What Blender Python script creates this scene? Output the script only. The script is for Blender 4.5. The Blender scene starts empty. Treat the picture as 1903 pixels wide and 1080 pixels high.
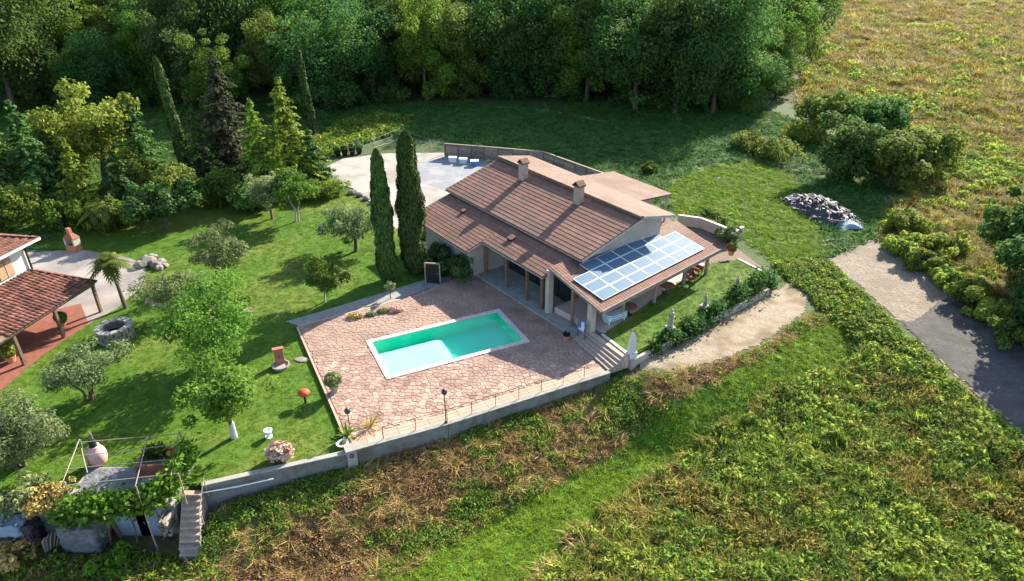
import bpy, bmesh, math, random
import numpy as np
from mathutils import Vector, Matrix, Euler

S = bpy.context.scene
COL = S.collection
R_ = math.radians
# ------------------------------------------------------------------ camera, sky, sun, exposure
PW, PH, FPX, PITCH, CAMH = 1903.0, 1080.0, 1250.0, R_(28.3), 26.0
cd = bpy.data.cameras.new('camera'); cam = bpy.data.objects.new('camera', cd); COL.objects.link(cam)
cam.location = (0, 0, CAMH); cam.rotation_euler = (math.pi/2 - PITCH, 0, 0)
cd.sensor_width = 36; cd.lens = 36*FPX/PW; cd.clip_start = 0.5; cd.clip_end = 6000
S.camera = cam
SUN_AZ, SUN_EL = R_(38.5), R_(29)
w = bpy.data.worlds.new('World'); S.world = w; w.use_nodes = True
nt = w.node_tree; bg = nt.nodes['Background']
sky = nt.nodes.new('ShaderNodeTexSky'); sky.sky_type = 'NISHITA'; sky.sun_disc = False
sky.sun_elevation = SUN_EL; sky.sun_rotation = SUN_AZ; sky.altitude = 200
nt.links.new(sky.outputs[0], bg.inputs[0]); bg.inputs[1].default_value = 0.115
sd = bpy.data.lights.new('sun', 'SUN'); sd.energy = 5.0; sd.angle = R_(0.5); sd.color = (1, 0.91, 0.75)
sun = bpy.data.objects.new('sun', sd); COL.objects.link(sun); sun.location = (60, 60, 80)
sdir = Vector((math.sin(SUN_AZ)*math.cos(SUN_EL), math.cos(SUN_AZ)*math.cos(SUN_EL), math.sin(SUN_EL)))
sun.rotation_euler = sdir.to_track_quat('Z', 'Y').to_euler()
vs = S.view_settings; vs.view_transform = 'Standard'; vs.look = 'None'; vs.gamma = 1; vs.use_curve_mapping = False
vs.exposure = 1.55
S.cycles.max_bounces = 6; S.cycles.transparent_max_bounces = 12
S.cycles.use_denoising = True

# ------------------------------------------------------------------ helpers
def ray(px, py):
    a = px-PW/2; b = PH/2-py
    return np.array([a, FPX*math.cos(PITCH)+b*math.sin(PITCH), -FPX*math.sin(PITCH)+b*math.cos(PITCH)])
def atz(px, py, z=0.0):
    v = ray(px, py); t = (z-CAMH)/v[2]
    return Vector((v[0]*t, v[1]*t, z))
def sstep(a, b, x):
    t = np.clip((x-a)/(b-a), 0, 1); return t*t*(3-2*t)
def vnoise(x, y, sc=1.0, seed=0):
    x = np.asarray(x, float)*sc; y = np.asarray(y, float)*sc; s = seed*1.7
    return (np.sin(x*1.0+1.3*np.sin(y*0.9+s)+s)*0.35 + np.sin(y*1.7+1.1*np.sin(x*1.3+2*s)+2.1)*0.3
            + np.sin((x+y)*2.7+s*3+np.sin(y*3.1))*0.2 + np.sin((x-y)*4.9+np.sin(x*5.3+s))*0.15)
WALL = [atz(-400, 950, 0.2), atz(0, 925, 0.2), atz(330, 905, 0.2), atz(375, 897, 0.2), atz(655, 835, 0.2), atz(830, 787, 0.2), atz(1130, 692, 0.2), atz(1180, 680, 0.2)]
EDGE = WALL + [atz(1240, 697), atz(1330, 680), atz(1420, 645), atz(1510, 580), atz(1560, 560), atz(1700, 640), atz(2000, 860), atz(2600, 1100)]
EX = np.array([p.x for p in EDGE]); EY = np.array([p.y for p in EDGE])
def inpoly(x, y, poly):
    x = np.asarray(x); y = np.asarray(y); r = np.zeros(x.shape, bool); n = len(poly)
    for i in range(n):
        a, b = poly[i], poly[(i+1) % n]
        c = (a[1] > y) != (b[1] > y)
        with np.errstate(divide='ignore', invalid='ignore'):
            r ^= c & (x < (b[0]-a[0])*(y-a[1])/((b[1]-a[1]) or 1e-9)+a[0])
    return r
def edge_sd(x, y):
    """distance in front of the terrace edge (positive on the valley side)"""
    x = np.asarray(x, float); y = np.asarray(y, float)
    best = np.full(x.shape, 1e9); sg = np.zeros(x.shape)
    for i in range(len(EX)-1):
        ax, ay, bx, by = EX[i], EY[i], EX[i+1], EY[i+1]
        dx, dy = bx-ax, by-ay; L2 = dx*dx+dy*dy
        t = np.clip(((x-ax)*dx+(y-ay)*dy)/L2, 0, 1)
        qx, qy = x-(ax+t*dx), y-(ay+t*dy); d = np.hypot(qx, qy)
        best = np.minimum(best, d)
    ins = inpoly(x, y, list(zip(EX, EY))+[(400, -400), (-400, -400)])
    return np.where(ins, best, -best)
def terr(x, y):
    x = np.asarray(x, float); y = np.asarray(y, float)
    s = edge_sd(x, y)
    hi = np.interp(x, [-60, -16.4, -15.6, -9, 6, 9, 12], [2.2, 2.2, 1.05, 0.8, 0.5, 0.1, 0.0])
    tot = np.interp(x, [-20, 6, 12, 25, 60], [2.6, 2.6, 2.2, 1.1, 0.5])
    z = np.where(s > 0, -hi-(tot-hi)*sstep(0, 6, s), np.where(s > -.55, -hi*.999, 0.0))
    z = z + np.where(s > 3, 0.12*vnoise(x, y, 0.5), 0)
    far = sstep(75, 140, y)*0.5*vnoise(x, y, 0.06, 3)
    fld = sstep(30, 60, x-0.25*(y-50))*sstep(40, 60, y)
    return z-0.06+far+fld*(0.25*vnoise(x, y, 0.35, 5)+0.012*np.maximum(y-50, 0))
def at(px, py):
    v = ray(px, py); t = (0-CAMH)/v[2]
    for _ in range(12):
        z = float(terr(v[0]*t, v[1]*t)); t = (z-CAMH)/v[2]
    return Vector((v[0]*t, v[1]*t, z))
def wpoly(pts): return [at(*p) for p in pts]
def link(o, parent=None):
    COL.objects.link(o)
    if parent: o.parent = parent
    return o
def tag(o, label=None, cat=None, group=None, kind=None):
    if label: o['label'] = label
    if cat: o['category'] = cat
    if group: o['group'] = group
    if kind: o['kind'] = kind
    return o
def empty(name, loc, rz=0, **k):
    o = bpy.data.objects.new(name, None); o.location = loc; o.rotation_euler = (0, 0, rz); o.empty_display_size = 0.3
    link(o); return tag(o, **k)
class MB:
    def __init__(s): s.v = []; s.f = []
    def add(s, vs, fs):
        n = len(s.v); s.v += [tuple(v) for v in vs]; s.f += [tuple(i+n for i in f) for f in fs]; return s
    def box(s, c, d, rz=0, rx=0, ry=0):
        m = Euler((rx, ry, rz)).to_matrix(); c = Vector(c)
        vs = [c+m @ Vector((x*d[0]/2, y*d[1]/2, z*d[2]/2)) for x in (-1, 1) for y in (-1, 1) for z in (-1, 1)]
        return s.add(vs, [(0, 1, 3, 2), (4, 6, 7, 5), (0, 4, 5, 1), (2, 3, 7, 6), (0, 2, 6, 4), (1, 5, 7, 3)])
    def prism(s, poly, z0, z1):
        p = [(q[0], q[1]) for q in poly]
        if sum(p[i][0]*p[(i+1) % len(p)][1]-p[(i+1) % len(p)][0]*p[i][1] for i in range(len(p))) < 0: p = p[::-1]
        n = len(p)
        return s.add([(x, y, z0) for x, y in p]+[(x, y, z1) for x, y in p],
                     [tuple(range(n, 2*n)), tuple(range(n-1, -1, -1))]+[(i, (i+1) % n, n+(i+1) % n, n+i) for i in range(n)])
    def hull8(s, lo, hi):
        """slab between two quads (lower ring, upper ring), rings counter-clockwise from above"""
        return s.add(list(lo)+list(hi), [(4, 5, 6, 7), (3, 2, 1, 0)]+[(i, (i+1) % 4, 4+(i+1) % 4, 4+i) for i in range(4)])
    def tube(s, pts, rad, n=6, cap=True):
        pts = [Vector(p) for p in pts]
        if not hasattr(rad, '__len__'): rad = [rad]*len(pts)
        rings = []
        for i, p in enumerate(pts):
            d = (pts[min(i+1, len(pts)-1)]-pts[max(i-1, 0)]).normalized()
            a = d.cross(Vector((0, 0, 1)) if abs(d.z) < 0.9 else Vector((1, 0, 0))).normalized(); b = d.cross(a)
            rings.append([p+(a*math.cos(t)+b*math.sin(t))*rad[i] for t in [2*math.pi*k/n for k in range(n)]])
        vs = [v for r in rings for v in r]; fs = []
        for i in range(len(pts)-1):
            for k in range(n): fs.append((i*n+k, i*n+(k+1) % n, (i+1)*n+(k+1) % n, (i+1)*n+k))
        if cap: fs += [tuple(range(n)), tuple(range(len(vs)-1, len(vs)-n-1, -1))]
        return s.add(vs, fs)
    def lathe(s, prof, c=(0, 0, 0), n=12, sx=1, sy=1):
        vs = [(c[0]+r*sx*math.cos(2*math.pi*k/n), c[1]+r*sy*math.sin(2*math.pi*k/n), c[2]+z) for r, z in prof for k in range(n)]
        m = len(prof)
        fs = [(i*n+k, i*n+(k+1) % n, (i+1)*n+(k+1) % n, (i+1)*n+k) for i in range(m-1) for k in range(n)]
        fs += [tuple(range(n-1, -1, -1)), tuple(range((m-1)*n, m*n))]
        return s.add(vs, fs)
    def mesh(s, name, smooth=False):
        me = bpy.data.meshes.new(name); me.from_pydata(s.v, [], s.f); me.update()
        if smooth: me.shade_smooth()
        return me
    def build(s, name, m, parent=None, smooth=False, **k):
        me = s.mesh(name, smooth); me.materials.append(m)
        return tag(link(bpy.data.objects.new(name, me), parent), **k)
def npmesh(name, V, Q, lv=None, m=None):
    me = bpy.data.meshes.new(name); n = len(Q); k = Q.shape[1]
    me.vertices.add(len(V)); me.vertices.foreach_set('co', np.ascontiguousarray(V, np.float32).ravel())
    me.loops.add(n*k); me.loops.foreach_set('vertex_index', np.ascontiguousarray(Q, np.int32).ravel())
    me.polygons.add(n); me.polygons.foreach_set('loop_start', np.arange(0, n*k, k, dtype=np.int32))
    if lv is not None:
        a = me.attributes.new('lv', 'FLOAT', 'POINT'); a.data.foreach_set('value', np.ascontiguousarray(lv, np.float32))
    me.update(calc_edges=True); me.validate(); me.shade_flat()
    if m: me.materials.append(m)
    return me
def copy_tree(o, parent=None):
    c = o.copy(); COL.objects.link(c); c.parent = parent
    for ch in o.children: copy_tree(ch, c)
    return c

# ------------------------------------------------------------------ materials
def _nodes(name):
    m = bpy.data.materials.new(name); m.use_nodes = True; t = m.node_tree
    return m, t, t.nodes['Principled BSDF'], t.nodes, t.links
def mat(name, c, c2=None, sc=3.0, rough=0.8, bump=0.0, bsc=20.0, metal=0.0, spec=0.3, c3=None, sc3=0.4, rnd=0.0):
    m, t, b, N, L = _nodes(name)
    b.inputs['Roughness'].default_value = rough; b.inputs['Metallic'].default_value = metal
    b.inputs['Specular IOR Level'].default_value = spec
    tc = N.new('ShaderNodeNewGeometry').outputs['Position']
    col = None
    if c2:
        n = N.new('ShaderNodeTexNoise'); n.inputs['Scale'].default_value = sc; n.inputs['Detail'].default_value = 6
        n.inputs['Roughness'].default_value = 0.65; L.new(tc, n.inputs['Vector'])
        r = N.new('ShaderNodeValToRGB'); r.color_ramp.elements[0].position = 0.35; r.color_ramp.elements[1].position = 0.65
        r.color_ramp.elements[0].color = (*c, 1); r.color_ramp.elements[1].color = (*c2, 1); L.new(n.outputs[0], r.inputs[0]); col = r.outputs[0]
    if c3:
        n = N.new('ShaderNodeTexNoise'); n.inputs['Scale'].default_value = sc3; n.inputs['Detail'].default_value = 4; L.new(tc, n.inputs['Vector'])
        r = N.new('ShaderNodeValToRGB'); r.color_ramp.elements[0].position = 0.48; r.color_ramp.elements[1].position = 0.62; L.new(n.outputs[0], r.inputs[0])
        x = N.new('ShaderNodeMix'); x.data_type = 'RGBA'; L.new(r.outputs[0], x.inputs[0]); L.new(col, x.inputs[6]); x.inputs[7].default_value = (*c3, 1); col = x.outputs[2]
    if rnd:
        oi = N.new('ShaderNodeObjectInfo'); mr = N.new('ShaderNodeMapRange'); mr.inputs[3].default_value = 1-rnd; mr.inputs[4].default_value = 1+rnd
        L.new(oi.outputs['Random'], mr.inputs[0]); h = N.new('ShaderNodeHueSaturation'); L.new(mr.outputs[0], h.inputs['Value'])
        if col: L.new(col, h.inputs['Color'])
        else: h.inputs['Color'].default_value = (*c, 1)
        col = h.outputs[0]
    if col: L.new(col, b.inputs['Base Color'])
    else: b.inputs['Base Color'].default_value = (*c, 1)
    if bump:
        n = N.new('ShaderNodeTexNoise'); n.inputs['Scale'].default_value = bsc; n.inputs['Detail'].default_value = 5; L.new(tc, n.inputs['Vector'])
        bp = N.new('ShaderNodeBump'); bp.inputs['Strength'].default_value = 1; bp.inputs['Distance'].default_value = bump
        L.new(n.outputs[0], bp.inputs['Height']); L.new(bp.outputs[0], b.inputs['Normal'])
    return m
def leafmat(name, dark, mid, light, trans=0.35, rnd=0.25, rough=0.7):
    m, t, b, N, L = _nodes(name)
    a = N.new('ShaderNodeAttribute'); a.attribute_name = 'lv'
    r = N.new('ShaderNodeValToRGB'); e = r.color_ramp.elements
    e[0].position = 0.1; e[0].color = (*dark, 1); e[1].position = 0.95; e[1].color = (*light, 1); x = e.new(0.5); x.color = (*mid, 1)
    L.new(a.outputs['Fac'], r.inputs[0])
    oi = N.new('ShaderNodeObjectInfo'); mr = N.new('ShaderNodeMapRange'); mr.inputs[3].default_value = 1-rnd; mr.inputs[4].default_value = 1+rnd
    L.new(oi.outputs['Random'], mr.inputs[0]); h = N.new('ShaderNodeHueSaturation'); L.new(mr.outputs[0], h.inputs['Value']); L.new(r.outputs[0], h.inputs['Color'])
    mh = N.new('ShaderNodeMapRange'); mh.inputs[3].default_value = 0.5-rnd*0.09; mh.inputs[4].default_value = 0.5+rnd*0.06
    mm = N.new('ShaderNodeMath'); mm.operation = 'FRACT'; mu = N.new('ShaderNodeMath'); mu.operation = 'MULTIPLY'; mu.inputs[1].default_value = 7.31
    L.new(oi.outputs['Random'], mu.inputs[0]); L.new(mu.outputs[0], mm.inputs[0]); L.new(mm.outputs[0], mh.inputs[0]); L.new(mh.outputs[0], h.inputs['Hue'])
    L.new(h.outputs[0], b.inputs['Base Color']); b.inputs['Roughness'].default_value = rough; b.inputs['Specular IOR Level'].default_value = 0.18
    tr = N.new('ShaderNodeBsdfTranslucent'); L.new(h.outputs[0], tr.inputs[0])
    mx = N.new('ShaderNodeMixShader'); mx.inputs[0].default_value = trans
    L.new(b.outputs[0], mx.inputs[1]); L.new(tr.outputs[0], mx.inputs[2]); L.new(mx.outputs[0], N['Material Output'].inputs[0])
    return m
M = {}
M['lawn'] = mat('lawn', (0.060, 0.135, 0.010), (0.095, 0.190, 0.014), 1.2, 0.9, 0.05, 30, c3=(0.15, 0.185, 0.03), sc3=0.13)
M['court'] = mat('court', (0.40, 0.37, 0.33), (0.32, 0.295, 0.27), 1.5, 0.9, 0.01, 15, c3=(0.27, 0.24, 0.205), sc3=0.25)
M['drive'] = mat('drive', (0.26, 0.23, 0.215), (0.19, 0.17, 0.165), 1.2, 0.9, 0.01, 15, c3=(0.32, 0.29, 0.26), sc3=0.3)
M['gravel'] = mat('gravel', (0.26, 0.205, 0.145), (0.36, 0.30, 0.22), 4, 0.95, 0.06, 14, c3=(0.20, 0.15, 0.09), sc3=0.5)
M['road'] = mat('road', (0.17, 0.14, 0.105), (0.31, 0.26, 0.20), 3.5, 0.95, 0.10, 7, c3=(0.20, 0.165, 0.12), sc3=0.35)
M['mortar'] = mat('mortar', (0.24, 0.165, 0.13), (0.32, 0.225, 0.18), 5, 0.95, 0.01, 30)
M['stone'] = mat('paving_stone', (0.31, 0.195, 0.15), (0.50, 0.345, 0.27), 6, 0.85, 0.02, 12, c3=(0.31, 0.20, 0.16), sc3=0.55, rnd=0.36)
M['coping'] = mat('coping_stone', (0.50, 0.43, 0.38), (0.60, 0.53, 0.47), 3, 0.7, 0.004, 30, rnd=0.07)
M['slab'] = mat('slab', (0.46, 0.28, 0.205), (0.52, 0.335, 0.25), 2, 0.8, 0.004, 20, rnd=0.08)
M['liner_deep'] = mat('liner_deep', (0.008, 0.64, 0.40), (0.010, 0.68, 0.44), 0.5, 0.5)
M['liner_shallow'] = mat('liner_shallow', (0.32, 0.68, 0.68), (0.38, 0.72, 0.72), 0.7, 0.5)
M['tile'] = mat('roof_tile', (0.165, 0.083, 0.06), (0.245, 0.132, 0.10), 1.6, 0.85, 0.006, 30, c3=(0.165, 0.10, 0.075), sc3=0.5, rnd=0.15)
M['tile_pale'] = mat('roof_tile_pale', (0.20, 0.13, 0.10), (0.245, 0.165, 0.13), 1.2, 0.85, 0.003, 30, c3=(0.185, 0.12, 0.09), sc3=0.4, rnd=0.05)
M['tile_old'] = mat('roof_tile_old', (0.13, 0.05, 0.035), (0.27, 0.12, 0.085), 3.5, 0.85, 0.006, 30, c3=(0.10, 0.048, 0.036), sc3=1.5, rnd=0.3)
M['plaster'] = mat('plaster', (0.36, 0.325, 0.28), (0.45, 0.41, 0.36), 1.0, 0.9, 0.004, 40)
M['white'] = mat('white_plaster', (0.62, 0.61, 0.585), (0.54, 0.53, 0.51), 0.8, 0.9, 0.003, 40)
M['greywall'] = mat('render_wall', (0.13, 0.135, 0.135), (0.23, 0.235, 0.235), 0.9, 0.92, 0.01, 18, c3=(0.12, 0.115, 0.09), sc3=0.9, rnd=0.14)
M['concrete'] = mat('concrete', (0.25, 0.24, 0.22), (0.35, 0.335, 0.305), 2, 0.92, 0.008, 20, rnd=0.06)
M['step'] = mat('step_stone', (0.34, 0.26, 0.21), (0.45, 0.36, 0.29), 3, 0.9, 0.01, 20, rnd=0.12)
M['wood'] = mat('timber', (0.13, 0.085, 0.06), (0.22, 0.155, 0.11), 5, 0.85, 0.006, 30, rnd=0.25)
M['wood_grey'] = mat('timber_grey', (0.18, 0.145, 0.12), (0.30, 0.25, 0.21), 4, 0.9, 0.01, 25, rnd=0.3)
M['shutter'] = mat('shutter_wood', (0.30, 0.20, 0.12), (0.38, 0.26, 0.16), 6, 0.7)
M['pole'] = mat('pale_pole', (0.26, 0.22, 0.165), (0.38, 0.33, 0.26), 8, 0.85)
M['dark'] = mat('dark_metal', (0.025, 0.025, 0.025), rough=0.5, metal=0.3)
M['steel'] = mat('grey_steel', (0.45, 0.47, 0.48), rough=0.4, metal=0.8)
M['bark'] = mat('bark', (0.075, 0.055, 0.04), (0.14, 0.11, 0.085), 9, 0.95, 0.02, 25)
M['bark_pale'] = mat('bark_pale', (0.25, 0.22, 0.18), (0.40, 0.37, 0.33), 7, 0.95, 0.01, 25)
M['limewash'] = mat('limewash', (0.62, 0.64, 0.66), (0.5, 0.5, 0.5), 6, 0.9)
M['terracotta'] = mat('terracotta', (0.48, 0.20, 0.12), (0.56, 0.27, 0.17), 3, 0.85, 0.004, 30, rnd=0.12)
M['red_floor'] = mat('red_floor_tile', (0.20, 0.07, 0.05), (0.27, 0.10, 0.07), 2.5, 0.8)
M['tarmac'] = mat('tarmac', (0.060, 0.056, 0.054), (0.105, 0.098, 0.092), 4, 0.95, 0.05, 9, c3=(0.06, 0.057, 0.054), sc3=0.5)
M['yard'] = mat('yard_paving', (0.15, 0.095, 0.075), (0.23, 0.155, 0.125), 3, 0.9, 0.01, 12, c3=(0.17, 0.125, 0.09), sc3=0.6)
M['court_grey'] = mat('grey_court', (0.20, 0.215, 0.235), (0.26, 0.275, 0.295), 1.2, 0.9, 0.01, 15, c3=(0.30, 0.30, 0.30), sc3=0.35)
M['red'] = mat('red_glaze', (0.50, 0.07, 0.03), (0.6, 0.1, 0.04), 6, 0.6)
M['pink'] = mat('pink_clay', (0.62, 0.33, 0.30), (0.70, 0.43, 0.40), 5, 0.8)
M['stonecarve'] = mat('carved_stone', (0.36, 0.33, 0.275), (0.25, 0.235, 0.20), 9, 0.9, 0.01, 30)
M['stonegrey'] = mat('grey_fieldstone', (0.17, 0.15, 0.13), (0.28, 0.255, 0.225), 6, 0.95, 0.03, 12, rnd=0.3)
M['brick'] = mat('brick', (0.34, 0.13, 0.085), (0.42, 0.19, 0.13), 6, 0.9, 0.004, 40, rnd=0.2)
M['bluedoor'] = mat('blue_metal', (0.20, 0.27, 0.36), (0.27, 0.34, 0.43), 2, 0.6, 0.004, 20)
M['tarp_grey'] = mat('grey_tarpaulin', (0.10, 0.105, 0.12), (0.20, 0.21, 0.225), 2, 0.6, 0.12, 4)
M['tarp_dark'] = mat('dark_tarpaulin', (0.035, 0.03, 0.04), (0.085, 0.075, 0.095), 3, 0.6, 0.10, 5)
M['tarp_blue'] = mat('blue_tarpaulin', (0.20, 0.28, 0.40), (0.30, 0.38, 0.48), 3, 0.75, 0.06, 7)
M['scrap'] = mat('scrap_sheet', (0.04, 0.034, 0.042), (0.26, 0.245, 0.27), 1.6, 0.6, 0.01, 10, rnd=0.6)
M['lightblue'] = mat('light_blue_fabric', (0.45, 0.62, 0.70), (0.55, 0.70, 0.76), 5, 0.8)
M['whitecloth'] = mat('white_plastic', (0.78, 0.80, 0.82), rough=0.5)
M['blueplastic'] = mat('blue_plastic', (0.07, 0.20, 0.48), rough=0.5)
M['wicker'] = mat('wicker', (0.16, 0.065, 0.035), (0.28, 0.13, 0.07), 25, 0.8)
M['patio'] = mat('patio_tile', (0.46, 0.34, 0.32), (0.52, 0.40, 0.37), 2, 0.7, rnd=0.08)
M['flower'] = mat('red_flowers', (0.55, 0.02, 0.04), (0.65, 0.05, 0.08), 20, 0.7)
M['frame'] = mat('panel_frame', (0.62, 0.63, 0.64), rough=0.7)
M['soil'] = mat('garden_soil', (0.10, 0.075, 0.05), (0.16, 0.12, 0.08), 6, 0.95, 0.03, 20)
M['globe'] = mat('smoked_globe', (0.05, 0.05, 0.055), rough=0.25)
# panel glass: bluish cells under glossy cover
m, t, b, N, L = _nodes('panel_glass'); b.inputs['Base Color'].default_value = (0.085, 0.16, 0.25, 1); b.inputs['Roughness'].default_value = 0.6
b.inputs['Specular IOR Level'].default_value = 0.15; M['panel'] = m
m, t, b, N, L = _nodes('window_glass'); b.inputs['Base Color'].default_value = (0.02, 0.025, 0.03, 1); b.inputs['Roughness'].default_value = 0.08; M['glass'] = m
# pool water: clear sheet, fresnel gloss over tinted transmission
m, t, b, N, L = _nodes('pool_water'); N.remove(b)
tb = N.new('ShaderNodeBsdfTransparent'); tb.inputs[0].default_value = (0.90, 0.995, 0.98, 1); gl = N.new('ShaderNodeBsdfGlossy'); gl.inputs['Roughness'].default_value = 0.03
fr = N.new('ShaderNodeLayerWeight'); fr.inputs[0].default_value = 0.5; pw5 = N.new('ShaderNodeMath'); pw5.operation = 'POWER'; pw5.inputs[1].default_value = 4; mx = N.new('ShaderNodeMixShader')
nz = N.new('ShaderNodeTexNoise'); nz.inputs['Scale'].default_value = 1.6; nz.inputs['Detail'].default_value = 3
bp = N.new('ShaderNodeBump'); bp.inputs['Distance'].default_value = 0.03; L.new(N.new('ShaderNodeNewGeometry').outputs[0], nz.inputs[0]); L.new(nz.outputs[0], bp.inputs['Height'])
L.new(bp.outputs[0], gl.inputs['Normal']); L.new(fr.outputs['Facing'], pw5.inputs[0])
L.new(pw5.outputs[0], mx.inputs[0]); L.new(tb.outputs[0], mx.inputs[1]); L.new(gl.outputs[0], mx.inputs[2]); L.new(mx.outputs[0], N['Material Output'].inputs[0]); M['water'] = m
# foliage
LM = {
 'forest': leafmat('leaf_forest', (0.036, 0.088, 0.022), (0.071, 0.155, 0.035), (0.136, 0.243, 0.056), 0.5),
 'forest2': leafmat('leaf_forest_yellow', (0.062, 0.104, 0.020), (0.131, 0.199, 0.035), (0.235, 0.303, 0.064), 0.5),
 'bright': leafmat('leaf_bright', (0.059, 0.126, 0.018), (0.110, 0.221, 0.027), (0.195, 0.307, 0.050), 0.5),
 'olive': leafmat('leaf_olive', (0.091, 0.133, 0.048), (0.168, 0.224, 0.084), (0.280, 0.343, 0.143), 0.4),
 'yellow': leafmat('leaf_yellow', (0.085, 0.121, 0.017), (0.177, 0.235, 0.034), (0.273, 0.328, 0.060), 0.5),
 'conifer': leafmat('leaf_conifer', (0.047, 0.108, 0.027), (0.105, 0.208, 0.045), (0.219, 0.337, 0.092), 0.4),
 'conifer_y': leafmat('leaf_conifer_yellow', (0.103, 0.184, 0.023), (0.225, 0.358, 0.037), (0.373, 0.508, 0.067), 0.4),
 'conifer_d': leafmat('leaf_conifer_dark', (0.024, 0.034, 0.017), (0.054, 0.066, 0.030), (0.156, 0.156, 0.077), 0.4),
 'cypress': leafmat('leaf_cypress', (0.021, 0.049, 0.012), (0.046, 0.098, 0.019), (0.098, 0.176, 0.033), 0.15),
 'plum': leafmat('leaf_plum', (0.010, 0.006, 0.009), (0.018, 0.010, 0.014), (0.035, 0.018, 0.020), 0.15),
 'palm': leafmat('leaf_palm', (0.050, 0.085, 0.013), (0.110, 0.160, 0.025), (0.210, 0.240, 0.060), 0.5),
 'vine': leafmat('leaf_vine', (0.066, 0.132, 0.013), (0.121, 0.231, 0.021), (0.209, 0.319, 0.037), 0.5),
 'pinkleaf': leafmat('leaf_pink', (0.280, 0.150, 0.119), (0.500, 0.320, 0.246), (0.660, 0.500, 0.391), 0.2),
 'grass': leafmat('blade_green', (0.068, 0.149, 0.014), (0.129, 0.258, 0.023), (0.204, 0.339, 0.040), 0.5),
 'strip': leafmat('blade_strip', (0.131, 0.239, 0.022), (0.231, 0.378, 0.031), (0.339, 0.466, 0.054), 0.5),
 'meadow': leafmat('blade_meadow', (0.048, 0.140, 0.026), (0.088, 0.216, 0.038), (0.162, 0.300, 0.068), 0.35),
 'weed': leafmat('blade_weed', (0.111, 0.186, 0.027), (0.226, 0.317, 0.043), (0.387, 0.460, 0.083), 0.5),
 'dry': leafmat('blade_dry', (0.198, 0.131, 0.039), (0.382, 0.268, 0.090), (0.626, 0.500, 0.190), 0.3),
 'rust': leafmat('blade_rust', (0.140, 0.079, 0.031), (0.266, 0.166, 0.065), (0.421, 0.294, 0.121), 0.25),
 'field': leafmat('blade_field', (0.138, 0.133, 0.024), (0.270, 0.243, 0.048), (0.424, 0.368, 0.089), 0.5),
 'fieldg': leafmat('blade_field_green', (0.082, 0.150, 0.023), (0.154, 0.245, 0.036), (0.274, 0.383, 0.074), 0.5),
}

# ================================================================== the setting
DZ = 0.2                                             # pool terrace level
def seg_int(p, q, r, s):
    d1 = q-p; d2 = s-r; k = d1.x*d2.y-d1.y*d2.x; t = ((r.x-p.x)*d2.y-(r.y-p.y)*d2.x)/k
    return p+d1*t
dA, dC, dD = atz(555, 607, DZ), atz(1130, 692, DZ), atz(1068, 628, DZ)
dB = WALL[4].copy(); dB.z = DZ
dE, dF, dG, dH = atz(1065, 606, DZ), atz(895, 497, DZ), atz(878, 503, DZ), atz(745, 557, DZ)
DECK = [dA, dB, WALL[5], dC, dD, dE, dF, dG, dH]
DECKXY = [(p.x, p.y) for p in DECK]
# pool frame
pc = [atz(680, 632, DZ), atz(930, 575, DZ), atz(983, 634, DZ), atz(718, 708, DZ)]
PC = sum(pc, Vector())/4
pang = math.atan2((pc[1]-pc[0]+pc[2]-pc[3]).y, (pc[1]-pc[0]+pc[2]-pc[3]).x)
PLX = ((pc[1]-pc[0]).length+(pc[2]-pc[3]).length)/2; PLY = ((pc[3]-pc[0]).length+(pc[2]-pc[1]).length)/2
pm = Matrix.Rotation(pang, 3, 'Z')
def pool_w(x, y, z): return PC+pm @ Vector((x, y, 0))+Vector((0, 0, z-PC.z))
CW = 0.34                                            # coping width
def rect(hx, hy): return [pool_w(x, y, DZ) for x, y in ((-hx, -hy), (hx, -hy), (hx, hy), (-hx, hy))]

P_LAWN = [(0, 722), (0, 918), (130, 918), (330, 900), (375, 897), (655, 835), (555, 607), (745, 557), (878, 503), (893, 480), (860, 455), (800, 430), (740, 420), (690, 392), (640, 352), (600, 335), (560, 330), (350, 345), (200, 400), (100, 440), (60, 462), (150, 463), (270, 490), (265, 535), (170, 598), (60, 668)]
P_STRIP = [(690, 1100), (890, 982), (1110, 855), (1245, 750), (1395, 677), (1560, 585), (1625, 640), (1510, 702), (1355, 782), (1210, 895), (1085, 975), (985, 1100)]
P_FIELD = [(940, 1120), (1060, 955), (1190, 875), (1340, 760), (1480, 690), (1600, 625), (1680, 680), (1780, 760), (1910, 850), (1960, 1120)]
P_BANK = [(380, 925), (655, 862), (830, 810), (1130, 708), (1240, 696), (1330, 680), (1420, 645), (1505, 585), (1545, 590), (1400, 685), (1250, 758), (1120, 862), (900, 985), (700, 1100), (270, 1100), (376, 1040)]
P_WEED = [(1440, 492), (1535, 486), (1660, 605), (1760, 700), (1903, 830), (1903, 870), (1600, 640), (1540, 590), (1500, 545), (1470, 528)]
P_UPF = [(1560, 0), (1500, 120), (1480, 200), (1620, 260), (1700, 330), (1640, 400), (1640, 455), (1780, 550), (1960, 680), (2300, 500), (2300, -20), (1700, -60)]
P_MEAD = [(560, 190), (1400, 190), (1480, 225), (1640, 300), (1640, 440), (1540, 478), (1440, 490), (1390, 450), (1240, 390), (1130, 330), (830, 262), (740, 255), (620, 262), (590, 240)]
W_STRIP, W_FIELD, W_BANK, W_WEED, W_UPF, W_MEAD = [wpoly(p) for p in (P_STRIP, P_FIELD, P_BANK, P_WEED, P_UPF, P_MEAD)]

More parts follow.
